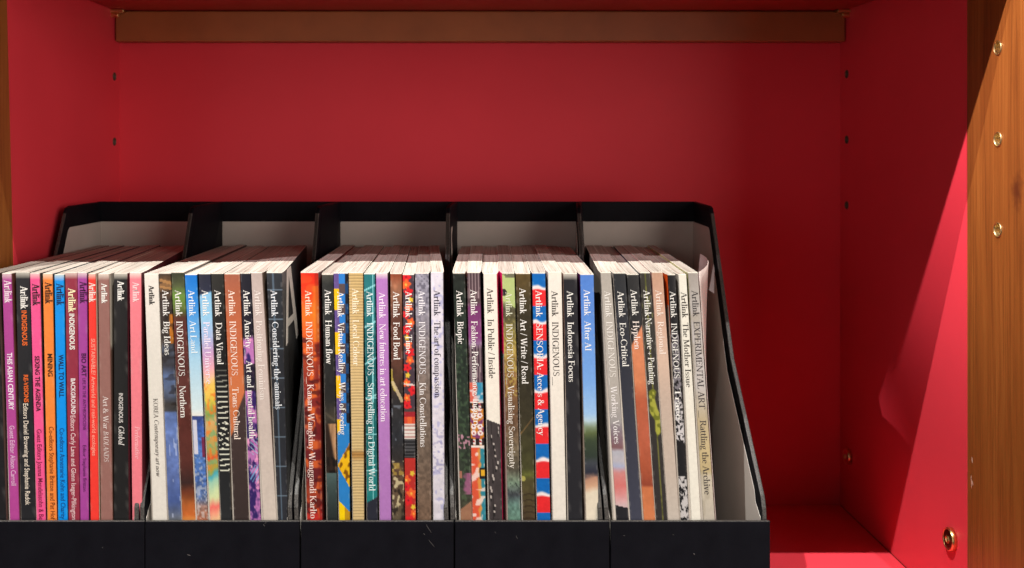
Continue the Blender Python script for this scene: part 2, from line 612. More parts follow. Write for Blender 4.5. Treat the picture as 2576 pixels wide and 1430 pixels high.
class G:
    """builds one serif letter from stems, hairlines, bowls and slab ends"""
    def __init__(s): s.p = []
    def q(s, *pts): s.p.append(list(pts)); return s
    def H(s, x0, x1, y, h=t_): return s.q((x0, y), (x1, y), (x1, y + h), (x0, y + h))
    def S(s, x, y0, y1, sb='', st='', w=T):
        s.q((x - w / 2, y0), (x + w / 2, y0), (x + w / 2, y1), (x - w / 2, y1))
        e = 0.085
        for fl, y in ((sb, y0), (st, y1 - t_)):
            if fl in ('b', 'l', 'r'):
                a = x - w / 2 - (e if fl in 'bl' else 0); b = x + w / 2 + (e if fl in 'br' else 0)
                s.H(a, b, y)
        if st == 'f':     # flag serif of lower case stems
            s.q((x - w / 2 - .09, y1 - .075), (x - w / 2, y1 - .10), (x + w / 2, y1), (x - w / 2 + .02, y1))
        return s
    def L(s, x0, y0, x1, y1, w): return s.q((x0 - w / 2, y0), (x0 + w / 2, y0), (x1 + w / 2, y1), (x1 - w / 2, y1))
    def A(s, cx, cy, rx, ry, a0, a1, T=T, t=t_, n=None):
        n = n or max(4, int(abs(a1 - a0) / 18))
        for i in range(n):
            a = [math.radians(a0 + (a1 - a0) * (i + k) / n) for k in (0, 1)]
            o = [(cx + rx * math.cos(k), cy + ry * math.sin(k)) for k in a]
            q = [(cx + (rx - T) * math.cos(k), cy + (ry - t) * math.sin(k)) for k in a]
            s.q(o[0], o[1], q[1], q[0])
        return s
    def D(s, x, y, r=0.082):
        s.p.append([(x + r * math.cos(2 * math.pi * k / 10), y + r * math.sin(2 * math.pi * k / 10)) for k in range(10)]); return s


def glyph(c):
    g = G(); X = XH
    if c == ' ': return g, .26
    if c == 'A': g.L(.10, 0, .37, 1, .055).L(.38, 1, .65, 0, T * 1.05).H(.2, .56, .32).H(0, .22, 0).H(.52, .78, 0); return g, .76
    if c == 'B': g.S(.16, 0, 1, 'l', 'l').H(.16, .34, .952).H(.16, .36, .50).H(.16, .36, 0).A(.33, .75, .235, .25, -90, 90).A(.35, .274, .265, .274, -90, 90); return g, .66
    if c == 'C': g.A(.46, .5, .40, .515, 48, 312).q((.76, .66), (.80, .66), (.80, .97), (.76, .92)).q((.70, .10), (.80, .22), (.77, .25), (.66, .13)); return g, .84
    if c == 'D': g.S(.16, 0, 1, 'l', 'l').H(.16, .40, .952).H(.16, .40, 0).A(.38, .5, .42, .5, -90, 90); return g, .86
    if c == 'E': g.S(.16, 0, 1, 'l', 'l').H(.16, .56, .952).H(.16, .48, .49).H(.16, .60, 0).q((.53, .80), (.565, .80), (.565, 1), (.51, .97)).q((.45, .41), (.485, .41), (.485, .61), (.45, .61)).q((.57, 0), (.615, .22), (.58, .22), (.52, .03)); return g, .64
    if c == 'F': g.S(.16, 0, 1, 'b', 'l').H(.16, .55, .952).H(.16, .46, .48).q((.52, .80), (.555, .80), (.555, 1), (.50, .97)).q((.43, .40), (.465, .40), (.465, .60), (.43, .60)); return g, .58
    if c == 'G': g.A(.46, .5, .40, .515, 50, 320).q((.76, .68), (.80, .68), (.80, .97), (.76, .92)).S(.73, .05, .42, '', 'b'); return g, .88
    if c == 'H': g.S(.16, 0, 1, 'b', 'b').S(.70, 0, 1, 'b', 'b').H(.2, .66, .49); return g, .86
    if c == 'I': g.S(.18, 0, 1, 'b', 'b'); return g, .36
    if c == 'K': g.S(.16, 0, 1, 'b', 'b').L(.24, .44, .62, 1, .055).L(.32, .58, .66, 0, T * 1.1).H(.52, .74, .952).H(.54, .80, 0); return g, .78
    if c == 'L': g.S(.16, 0, 1, 'l', 'b').H(.16, .58, 0).q((.55, 0), (.60, .24), (.565, .24), (.50, .03)); return g, .62
    if c == 'M': g.S(.14, 0, 1, 'b', 'l', .055).S(.82, 0, 1, 'b', 'r').L(.17, 1, .47, .05, T).L(.80, 1, .49, .05, .055); return g, .98
    if c == 'N': g.S(.15, 0, 1, 'b', 'l', .055).S(.74, 0, 1, '', 'b', .055).L(.17, 1, .72, 0, T); return g, .88
    if c == 'O': g.A(.47, .5, .42, .515, 0, 360); return g, .94
    if c == 'P': g.S(.16, 0, 1, 'b', 'l').H(.16, .34, .952).H(.16, .34, .44).A(.33, .72, .25, .28, -90, 90); return g, .62
    if c == 'R': g.S(.16, 0, 1, 'b', 'l').H(.16, .34, .952).H(.16, .36, .46).A(.33, .73, .25, .27, -90, 90).L(.36, .48, .66, 0, T * 1.1).H(.60, .78, 0); return g, .72
    if c == 'S': g.A(.30, .745, .235, .265, 40, 235, .09).A(.32, .265, .25, .275, 55, -145, .09).L(.44, .42, .19, .60, .17).q((.49, .74), (.52, .74), (.52, .98), (.49, .94)).q((.05, .03), (.08, .06), (.08, .28), (.05, .28)); return g, .60
    if c == 'T': g.S(.36, 0, 1, 'b', '').H(.04, .68, .952).q((.03, .78), (.065, .78), (.10, .97), (.03, 1)).q((.655, .78), (.69, .78), (.69, 1), (.62, .97)); return g, .72
    if c == 'U': g.S(.16, .32, 1, '', 'b').S(.68, .32, 1, '', 'b', .055).A(.40, .34, .31, .355, 180, 360, .09); return g, .84
    if c == 'V': g.L(.12, 1, .40, 0, T).L(.66, 1, .42, 0, .055).H(0, .26, .952).H(.54, .78, .952); return g, .76
    if c == 'W': g.L(.11, 1, .33, 0, T).L(.53, .95, .35, 0, .055).L(.50, 1, .72, 0, T).L(.95, 1, .74, 0, .055).H(0, .24, .952).H(.40, .62, .952).H(.84, 1.06, .952); return g, 1.05
    if c == 'X': g.L(.14, 1, .60, 0, T * 1.1).L(.12, 0, .58, 1, .055).H(.02, .26, .952).H(.46, .70, .952).H(.01, .24, 0).H(.48, .74, 0); return g, .74
    if c == 'a': g.S(.37, .06, .46, '', '').A(.23, .46, .20, .19, 0, 150, .10).A(.24, .19, .20, .20, 90, 300, .11).L(.26, .37, .36, .40, .12).q((.31, 0), (.49, 0), (.49, .05), (.34, .10)); return g, .49
    if c == 'b': g.S(.14, 0, 1.04, '', 'f').A(.29, X / 2, .24, X / 2 + .015, -125, 125); return g, .56
    if c == 'c': g.A(.28, X / 2, .24, X / 2 + .015, 50, 310).D(.40, .50, .06); return g, .47
    if c == 'd': g.S(.43, 0, 1.04, 'r', 'f').A(.28, X / 2, .24, X / 2 + .015, 55, 305); return g, .58
    if c == 'e': g.A(.28, X / 2, .24, X / 2 + .015, 10, 315).H(.10, .50, .36); return g, .52
    if c == 'f': g.S(.17, 0, .82, 'b', '').A(.30, .84, .19, .20, 25, 180, .10).H(.03, .34, X - t_).D(.40, .95, .06); return g, .36
    if c == 'g': g.A(.24, .42, .19, .22, 0, 360, .10).A(.25, -.13, .24, .18, 0, 360, .09).L(.14, .22, .14, .04, .09).L(.16, .08, .34, .05, .13).q((.34, .56), (.50, .60), (.50, .65), (.34, .63)); return g, .51
    if c == 'h': g.S(.14, 0, 1.04, 'b', 'f').A(.29, .40, .215, .25, 0, 150, .10).S(.445, 0, .42, 'b', ''); return g, .58
    if c == 'i': g.S(.16, 0, X, 'b', 'f').D(.155, .86); return g, .30
    if c == 'k': g.S(.14, 0, 1.04, 'b', 'f').L(.20, .28, .42, X, .055).L(.27, .40, .47, 0, T).H(.32, .52, X - t_).H(.38, .58, 0); return g, .57
    if c == 'l': g.S(.15, 0, 1.04, 'b', 'f'); return g, .29
    if c == 'm': g.S(.14, 0, X, 'b', 'f').A(.28, .40, .20, .25, 0, 150, .10).S(.42, 0, .42, 'b', '').A(.57, .40, .205, .25, 0, 150, .10).S(.715, 0, .42, 'b', ''); return g, .86
    if c == 'n': g.S(.14, 0, X, 'b', 'f').A(.29, .40, .215, .25, 0, 150, .10).S(.445, 0, .42, 'b', ''); return g, .58
    if c == 'o': g.A(.285, X / 2, .25, X / 2 + .015, 0, 360); return g, .57
    if c == 'p': g.S(.14, -.30, X, 'b', 'f').A(.29, X / 2, .24, X / 2 + .015, -125, 125); return g, .57
    if c == 'r': g.S(.14, 0, X, 'b', 'f').A(.31, .44, .17, .20, 60, 170, .09).D(.37, .56, .07); return g, .41
    if c == 's': g.A(.20, .475, .155, .175, 40, 235, .075).A(.21, .165, .165, .18, 55, -145, .075).L(.31, .25, .12, .39, .14).q((.33, .46), (.355, .46), (.355, .63), (.33, .60)).q((.03, .02), (.06, .04), (.06, .19), (.03, .19)); return g, .41
    if c == 't': g.S(.16, .12, .82, '', '').A(.25, .14, .155, .155, 180, 320, .09).H(.03, .33, X - t_); return g, .35
    if c == 'u': g.S(.14, .2, X, '', 'l').S(.43, 0, X, 'r', 'l').A(.285, .22, .21, .235, 180, 320, .10); return g, .58
    if c == 'v': g.L(.10, X, .26, 0, T).L(.43, X, .28, 0, .05).H(0, .21, X - t_).H(.34, .52, X - t_); return g, .51
    if c == 'w': g.L(.10, X, .24, 0, T).L(.40, X, .26, 0, .05).L(.39, X, .53, 0, T).L(.69, X, .55, 0, .05).H(0, .2, X - t_).H(.6, .78, X - t_); return g, .77
    if c == 'x': g.L(.11, X, .41, 0, T).L(.10, 0, .40, X, .05).H(.01, .22, X - t_).H(.30, .50, X - t_).H(0, .2, 0).H(.3, .52, 0); return g, .52
    if c == 'y': g.L(.10, X, .27, .02, T).L(.43, X, .17, -.27, .05).D(.13, -.25, .06).H(0, .21, X - t_).H(.34, .52, X - t_); return g, .51
    if c == 'j': g.S(.16, -.15, X, '', 'f').D(.155, .86).A(.06, -.14, .16, .16, 250, 360, .09); return g, .30
    if c == '.': g.D(.12, .07, .075); return g, .25
    if c == ':': g.D(.12, .07, .075).D(.12, .5, .075); return g, .27
    if c == ',': g.D(.12, .07, .075).L(.09, -.14, .16, .06, .05); return g, .25
    if c == '/': g.L(.03, -.06, .30, 1.03, .06); return g, .34
    if c == '-': g.H(.04, .30, .26, .075); return g, .34
    if c == '_': g.H(0, .5, -.17, .05); return g, .5
    if c == '+': g.H(.05, .53, .28, .055).q((.2625, .07), (.3175, .07), (.3175, .55), (.2625, .55)); return g, .58
    if c == "'": g.L(.09, .72, .10, 1.02, .08); return g, .2
    if c == '&': g.A(.30, .77, .17, .24, 0, 360, .09).A(.29, .26, .26, .28, 75, 330, .12).L(.24, .66, .68, 0, T).L(.50, .10, .66, .48, .05).H(.54, .76, .46); return g, .80
    if c == '?': g.A(.22, .77, .18, .25, -60, 170, .10).L(.27, .25, .27, .56, .06).D(.27, .07, .075); return g, .48
    g.S(.15, 0, X); return g, .32


def serif_polys(s, weight=0.0, track=0.0, smallcaps=False):
    out = []; x = 0
    for c in s:
        g, adv = glyph(c)
        for p in g.p: out.append([(a + x, b) for a, b in p])
        if weight:
            for p in g.p: out.append([(a + x + weight, b) for a, b in p])
        x += adv + track + weight * .6
    return out, x


_fc = {}


def sans_polys(s, bold=0.0):
    """the built in sans face, as triangles"""
    k = (s, bold)
    if k in _fc: return _fc[k]
    cu = bpy.data.curves.new('text', 'FONT')
    cu.body = s; cu.size = 1.0; cu.resolution_u = 3
    cu.offset = bold
    o = bpy.data.objects.new('text', cu)
    COL.objects.link(o)
    bpy.context.view_layer.update()
    dg = bpy.context.evaluated_depsgraph_get()
    me = o.evaluated_get(dg).to_mesh()
    vs = [(v.co.x, v.co.y) for v in me.vertices]
    out = [[vs[i] for i in p.vertices] for p in me.polygons]
    o.evaluated_get(dg).to_mesh_clear()
    bpy.data.objects.remove(o); bpy.data.curves.remove(cu)
    # normalise the cap height
    out = [[(a / 0.73, b / 0.73) for a, b in p] for p in out]
    _fc[k] = (out, max(a for p in out for a, b in p))
    return _fc[k]

# ------------------------------------------------------------------ printed artwork of the spines
_tab = {}


def vn(x, y, seed=0):
    """smooth value noise 0..1"""
    if seed not in _tab:
        _tab[seed] = np.random.RandomState(seed).rand(64, 64)
    tb = _tab[seed]
    xi = np.floor(x).astype(int); yi = np.floor(y).astype(int)
    fx = x - xi; fy = y - yi
    fx = fx * fx * (3 - 2 * fx); fy = fy * fy * (3 - 2 * fy)
    a = tb[xi % 64, yi % 64]; b = tb[(xi + 1) % 64, yi % 64]
    c = tb[xi % 64, (yi + 1) % 64]; d = tb[(xi + 1) % 64, (yi + 1) % 64]
    return (a * (1 - fx) + b * fx) * (1 - fy) + (c * (1 - fx) + d * fx) * fy


def fb(x, y, seed=0): return .55 * vn(x, y, seed) + .3 * vn(2.1 * x, 2.1 * y, seed + 1) + .15 * vn(4.3 * x, 4.3 * y, seed + 2)


def arr(c, y): return np.repeat(np.asarray(c, float)[None, :], len(y), 0)


def const(c): return lambda u, y: arr(c, y)


def grad(*st):
    ys = [s[0] for s in st]; cs = np.array([s[1] for s in st], float)
    return lambda u, y: np.stack([np.interp(y, ys, cs[:, k]) for k in range(3)], 1)


def over(base, mask, c):
    m = np.clip(mask, 0, 1)[:, None]
    c = np.asarray(c, float)
    return base * (1 - m) + (c if c.ndim == 2 else c[None, :]) * m


def sm(a, b, x):
    t = np.clip((x - a) / (b - a), 0, 1)
    return t * t * (3 - 2 * t)


def p_big(u, y):
    b = grad((690, (60, 48, 38)), (716, (120, 88, 55)), (730, (92, 70, 48)), (760, (60, 50, 46)), (860, (58, 50, 44)), (878, (70, 78, 92)), (920, (52, 52, 58)), (950, (90, 110, 150)), (1000, (70, 78, 95)), (1018, (58, 55, 52)), (1034, (62, 62, 64)), (1040, (96, 120, 175)), (1200, (90, 110, 165)), (1262, (70, 90, 145)), (1310, (100, 105, 112)))(u, y)
    b = b * (.8 + .4 * fb(u * 2, y / 16, 3))[:, None]
    b = over(b, ((u > .72) & (y > 790) & (y < 865)) * (.5 + .5 * vn(u * 5, y / 6, 9)), (205, 120, 30))
    b = over(b, sm(.55, .7, vn(u * 2 + y / 40, y / 9, 4)) * (y < 1030) * .5, (30, 24, 22))
    b = over(b, ((np.abs(y - 705 - u * 8) < 4) + (np.abs(y - 722 - u * 5) < 3)) * .8, (170, 125, 75))
    return over(b, (y > 1040) * (vn(u * 6, y / 22, 12) > .9) * .5, (200, 210, 235))


def p_northern(u, y):
    b = grad((690, (52, 56, 40)), (720, (72, 80, 50)), (745, (104, 140, 60)), (785, (82, 92, 45)), (800, (84, 50, 40)), (830, (84, 42, 38)), (1030, (92, 52, 46)), (1060, (82, 40, 34)), (1170, (80, 42, 36)), (1215, (52, 34, 32)), (1240, (110, 55, 34)), (1262, (150, 82, 40)), (1295, (190, 100, 45)), (1310, (215, 140, 70)))(u, y)
    return b * (.86 + .28 * fb(u * 1.5, y / 24, 21))[:, None]


def p_artland(u, y):
    b = grad((690, (22, 108, 190)), (760, (50, 130, 205)), (850, (110, 170, 215)), (900, (160, 200, 222)), (1030, (205, 222, 224)), (1045, (222, 222, 214)))(u, y)
    sea = grad((1048, (52, 66, 120)), (1080, (60, 92, 165)), (1150, (76, 112, 170)), (1200, (66, 100, 165)), (1255, (90, 110, 150)), (1275, (140, 110, 100)), (1310, (175, 105, 75)))(u, y)
    sea = sea * (.65 + .7 * fb(u * 3, y / 7, 31))[:, None]
    sea = over(sea, sm(.62, .75, vn(u * 6 + 3, y / 5, 33)) * (y > 1150) * .5, (205, 205, 205))
    sea = over(sea, ((u > .05) & (u < .42) & (y > 1058) & (y < 1143)) * 1., (198, 198, 210))
    sea = over(sea, ((u > .8) & (y > 1100) & (y < 1150)) * .8, (120, 25, 45))
    return np.where((y > 1048)[:, None], sea, b)


def p_parallel(u, y):
    b = grad((690, (38, 40, 52)), (735, (40, 44, 60)), (742, (128, 180, 212)), (800, (140, 190, 218)), (850, (160, 178, 212)), (890, (190, 150, 190)), (930, (225, 165, 175)), (960, (238, 190, 140)), (975, (240, 190, 90)), (1010, (215, 190, 70)), (1040, (120, 150, 80)), (1060, (205, 165, 105)), (1100, (195, 150, 80)), (1135, (150, 155, 85)), (1150, (215, 75, 40)), (1162, (180, 140, 70)), (1185, (165, 150, 60)), (1195, (70, 160, 175)), (1210, (150, 195, 170)), (1250, (205, 215, 160)), (1275, (230, 110, 100)), (1310, (230, 185, 140)))(u, y + 10 * (u - .5) + 16 * (vn(u * 3, y / 30, 41) - .5) * (y > 950))
    b = over(b, sm(.55, .7, fb(u * 3, y / 14, 43)) * (y > 965) * (y < 1190) * .75, (226, 120, 45))
    b = over(b, sm(.58, .7, fb(u * 4 + 7, y / 12, 47)) * (y > 990) * (y < 1200) * .7, (110, 165, 110))
    b = over(b, (y - 735 > 8 * (1 - u)) * (y < 745) * 1., (128, 180, 212))
    return over(b, (np.abs(y - 738 + 10 * (u - .3)) < 3) * .5, (40, 44, 60))


def p_data(u, y):
    b = grad((690, (44, 44, 40)), (760, (36, 36, 34)), (920, (26, 26, 26)), (1310, (38, 40, 42)))(u, y)
    k = (y - 934) / 13.2
    wob = np.where((y > 1060) & (y < 1130), 2.6 * np.sin(u * 7 + np.floor(k) * 1.7), 1.5 * u)
    k2 = (y - 934 + wob) / 13.2
    line = (np.abs(k2 - np.round(k2)) < .10) & (y > 928) & (y < 1196)
    fade = np.interp(y, [925, 960, 1000], [.25, .6, 1])
    return over(b, line * fade * (u > .08), (225, 225, 205))


def p_trans(u, y):
    b = grad((690, (150, 88, 66)), (760, (166, 92, 62)), (900, (186, 100, 62)), (980, (196, 112, 68)), (1030, (190, 108, 64)))(u, y)
    dk = grad((1010, (66, 52, 50)), (1310, (54, 44, 42)))(u, y)
    edge = 1060 - 90 * np.clip(u - .25, 0, 1) + 70 * np.clip(.55 - u, 0, 1)
    return over(b, sm(-3, 3, y - edge), dk)


def p_anx(u, y):
    b = grad((690, (32, 32, 40)), (850, (28, 26, 36)), (860, (60, 40, 80)))(u, y)
    f = fb(u * 2.2, y / 22, 51)
    art = over(arr((48, 34, 92), y), sm(.40, .62, f), (176, 110, 170))
    art = over(art, sm(.60, .76, fb(u * 2.4 + 4, y / 15, 57)), (225, 150, 190))
    art = over(art, (np.abs(np.sin(y / 4.6 + 9 * u)) < .38) * ((y > 1170) & (y < 1215)) * (u > .15) * .85, (110, 175, 215))
    art = over(art, (np.abs(np.sin(y / 4 - 6 * u)) < .3) * ((y > 1105) & (y < 1145)) * (u > .3) * .8, (140, 190, 205))
    dark = ((y > 915) & (y < 985)) * .85 + 0
    art = over(art, dark, (26, 24, 34))
    return over(b, sm(848, 862, y + 8 * u), art)


def p_posit(u, y): return grad((690, (172, 158, 150)), (900, (190, 174, 166)), (1310, (196, 184, 172)))(u, y) * (.97 + .06 * fb(u * 2, y / 30, 61))[:, None]


def p_animals(u, y):
    b = grad((690, (44, 48, 52)), (900, (38, 40, 44)), (1310, (46, 48, 54)))(u, y) * (.85 + .3 * fb(u * 2, y / 30, 63))[:, None]
    k = (y - 730) / 74.0
    b = over(b, (np.abs(k - np.round(k)) < .022) * .8, (110, 128, 142))
    return over(b, (np.abs(u - .42) < .05) * .55, (105, 130, 150))


def p_kanarn(u, y):
    b = grad((690, (205, 40, 24)), (740, (214, 62, 26)), (790, (226, 110, 34)), (840, (210, 90, 34)), (900, (160, 62, 34)), (980, (126, 40, 34)), (1080, (110, 34, 36)), (1200, (96, 30, 34)), (1240, (150, 60, 36)), (1275, (140, 40, 32)), (1310, (190, 45, 38)))(u, y)
    fl = vn(u * 2.4 + vn(u * 2, y / 26, 71) * 3, y / 22, 73)
    b = over(b, sm(.55, .75, fl) * np.interp(y, [690, 760, 900, 1310], [.2, .4, .8, .6]), (232, 112, 44))
    b = over(b, sm(.62, .8, vn(u * 3 + 2 * vn(u, y / 20, 75), y / 13, 77)) * (y > 840) * .75, (66, 20, 22))
    b = over(b, sm(.55, .9, u) * (y < 860) * (y > 720) * .6, (240, 150, 40))
    return over(b, sm(.72, .9, u) * .35, (90, 12, 14))  # shade along the right side, painted into the spine colour


def p_human(u, y):
    b = grad((690, (70, 70, 62)), (715, (46, 48, 46)), (800, (40, 42, 42)), (900, (36, 37, 36)), (1010, (36, 36, 34)), (1050, (60, 55, 46)), (1066, (50, 46, 40)))(u, y) * (.8 + .4 * fb(u * 3, y / 18, 81))[:, None]
    wood = over(arr((44, 32, 26), y), sm(.3, .6, u + (1150 - y) / 160 - .35), (168, 128, 92))
    wood = wood * (.75 + .4 * vn(u * 8 + y / 60, y / 50, 83))[:, None]
    b = np.where(((y > 1066) & (y < 1190))[:, None], wood, b)
    b = over(b, (np.abs(y - 1040 - 20 * u) < 4) * .5, (92, 84, 70))
    b = over(b, (y > 1150) * (y < 1192) * sm(.3, .6, vn(u * 5, y / 9, 85)) * .9, (22, 18, 16))
    g = grad((1190, (74, 94, 92)), (1230, (56, 70, 68)), (1310, (34, 40, 40)))(u, y)
    return np.where((y > 1192)[:, None], g, b)


def p_virtual(u, y):
    ky = (y - 690) / 25.0
    cell = np.floor(ky).astype(int)
    b = arr((54, 46, 66), y)
    yel = ((np.floor((y - 727) / 55).astype(int)) % 2 == 0) & (y > 727) & (u < .34)
    b = over(b, (u < .34) * 1., (92, 74, 130))
    b = over(b, yel * 1., (228, 180, 22))
    blu = (u > .34) & (u < .80) & (cell % 2 == 0)
    b = over(b, blu * 1., (44, 118, 190))
    b = over(b, ((u > .34) & (u < .80) & (cell % 2 == 1)) * 1., (84, 70, 68))
    b = over(b, ((u >= .80) & (cell % 2 == 1)) * 1., (26, 60, 100))
    b = over(b, ((u >= .80) & (cell % 2 == 0)) * 1., (26, 28, 36))
    low = arr((40, 120, 186), y)
    tri = (np.abs(y - 1172) < 50 * u + 4)
    gold = over(arr((222, 172, 22), y), sm(.5, .7, vn(u * 4 + y / 30, y / 10, 91)), (120, 76, 14))
    low = over(low, tri * 1., gold)
    low = over(low, (y > 1262 + 26 * u) * 1., over(arr((240, 196, 10), y), (u > .55) * .7, (150, 110, 30)))
    low = over(low, (y < 1085 - 20 * (u - .3)) * (u < .3) * 1., (230, 184, 24))
    return np.where((y > 1058 + 8 * u)[:, None], low, b)


def p_local(u, y):
    b = grad((690, (196, 168, 112)), (900, (206, 178, 124)), (1130, (206, 180, 126)), (1142, (170, 124, 66)), (1150, (184, 140, 80)), (1162, (206, 178, 124)), (1310, (208, 182, 128)))(u, y)
    s = .5 + .5 * np.sin(y * 2 * math.pi / 7.4 + .5 * np.sin(u * 3))
    return b * (.76 + .30 * s)[:, None]


def p_story(u, y):
    b = grad((690, (38, 112, 116)), (900, (24, 86, 90)), (1100, (24, 92, 92)), (1310, (34, 126, 124)))(u, y) * (.92 + .16 * fb(u * 2, y / 20, 95))[:, None]
    k = (y - 725 + 14 * (u - .5) * (y < 1000)) / 92.0
    b = over(b, (np.abs(k - np.round(k)) < .024) * .8, (150, 220, 222))
    b = over(b, (np.abs(u - np.interp(y, [690, 1310], [.82, .60])) < .045) * .85, (150, 220, 222))
    return over(b, (y > 1262 - 14 * (u - .2)) * 1., (38, 40, 50))


def p_food(u, y):
    b = grad((690, (128, 62, 40)), (720, (150, 100, 74)), (745, (128, 88, 66)), (790, (92, 58, 46)), (900, (84, 52, 42)), (960, (66, 48, 38)), (1010, (46, 44, 44)), (1100, (40, 42, 46)), (1160, (48, 44, 42)), (1180, (88, 66, 50)), (1310, (84, 74, 58)))(u, y) * (.8 + .4 * fb(u * 2.5, y / 18, 101))[:, None]
    b = over(b, (np.abs(u - .3 - .35 * np.sin(y / 26)) < .13) * ((y > 930) & (y < 985)) * .8, (182, 165, 70))
    tw = (np.abs(u - .5 - .7 * (y - 985) / 40) < .16) * ((y > 960) & (y < 1012))
    b = over(b, tw * .8, (196, 178, 140))
    b = over(b, sm(.66, .76, vn(u * 4 + y / 30, y / 9, 103)) * (y > 1160) * .8, (205, 192, 150))
    b = over(b, sm(.62, .72, vn(u * 5 + 7, y / 12, 105)) * (y > 1170) * .8, (34, 28, 24))
    b = over(b, sm(.7, .8, vn(u * 3, y / 14, 107)) * (y > 1020) * (y < 1110) * .6, (120, 128, 140))
    return over(b, (y > 1165) * (y < 1195) * sm(.4, .6, vn(u * 4, y / 8, 109)) * .6, (190, 160, 70))


def p_time(u, y):
    b = np.where((y < 1040)[:, None], arr((66, 54, 62), y), arr((172, 46, 40), y))
    b = over(b, ((y > 700) & (y < 1040)) * 0.0, (0, 0, 0))
    R = np.random.RandomState(5)
    i = 0
    for yy in list(range(698, 1040, 19)) + list(range(1192, 1330, 17)):
        c = [(206, 34, 40), (222, 92, 44), (206, 34, 40), (212, 180, 56), (222, 92, 44)][i % 5]
        small = i % 5 == 3
        cx = R.uniform(.1, .9); r = 7.5 if small else R.uniform(11, 15)
        dx = (u - cx) * 29; dy = y - yy
        rr = np.sqrt(dx * dx + dy * dy); th = np.arctan2(dy, dx)
        b = over(b, sm(1.2, -1.2, rr - r * (.82 + .18 * np.cos(5 * th + i))), c)
        b = over(b, sm(1, -1, rr - r * .22) * (not small), (150, 24, 36) if c[0] < 210 else (238, 170, 70))
        i += 1
    b = over(b, (np.abs(y - 967 - 3 * u) < 2.2) * .9, (215, 205, 195))
    b = over(b, ((y > 1030) & (y < 1037)) * 1., (72, 60, 60))
    b = over(b, ((y > 1037) & (y < 1050)) * 1., (150, 36, 44))
    b = over(b, ((y > 1050) & (y < 1068)) * 1., over(arr((196, 70, 46), y), (np.abs(u - .5) < .25) * .6, (224, 110, 56)))
    st = (np.sin(y * 2 * math.pi / 9) > .1)
    b = over(b, ((y > 1068) & (y < 1106)) * 1., over(arr((212, 206, 196), y), st * .6, (150, 90, 84)))
    st2 = (np.sin(y * 2 * math.pi / 8.2) > .2)
    return over(b, ((y > 1106) & (y < 1154)) * 1., over(arr((34, 34, 36), y), st2 * .6, (98, 98, 100)))


def p_kin(u, y):
    b = grad((690, (152, 150, 162)), (740, (140, 138, 150)), (800, (130, 126, 134)), (900, (122, 112, 108)), (980, (112, 98, 88)), (1120, (104, 90, 78)), (1310, (108, 86, 70)))(u, y)
    b = b * (.74 + .5 * fb(u * 5, y / 7, 111))[:, None]
    return over(b, sm(.68, .76, vn(u * 6, y / 6, 113)) * np.interp(y, [690, 760, 900], [.6, .5, 0]), (70, 68, 80))


def p_comp(u, y):
    b = arr((208, 204, 212), y) * (.90 + .16 * fb(u * 2.5, y / 13, 121))[:, None]
    b = over(b, sm(.66, .82, vn(u * 4, y / 8, 123)) * .5, (140, 142, 190))
    return over(b, sm(.6, .7, vn(u * 5 + 5, y / 4.5, 125)) * ((y > 1080) & (y < 1190)) * .45, (120, 118, 160))


def p_biopic(u, y):
    b = grad((690, (34, 38, 34)), (760, (34, 42, 36)), (960, (36, 46, 38)), (1060, (40, 50, 40)), (1210, (50, 56, 46)), (1310, (70, 66, 52)))(u, y) * (.7 + .6 * fb(u * 4, y / 9, 131))[:, None]
    b = over(b, sm(.62, .74, vn(u * 6, y / 6, 133)) * (y > 870) * .35, (84, 112, 76))
    b = over(b, sm(.66, .74, vn(u * 6, y / 5, 135)) * ((y > 1095) & (y < 1130)) * .8, (196, 140, 160))
    b = over(b, sm(.2, .5, u - .25 + .3 * vn(u * 3, y / 8, 137)) * ((y > 1190) & (y < 1245)) * .7, (176, 96, 140))
    b = over(b, ((y > 1185) & (y < 1203) & (u < .25)) * .7, (196, 120, 100))
    return over(b, (y > 1282 - 20 * u) * .7, (178, 120, 92))


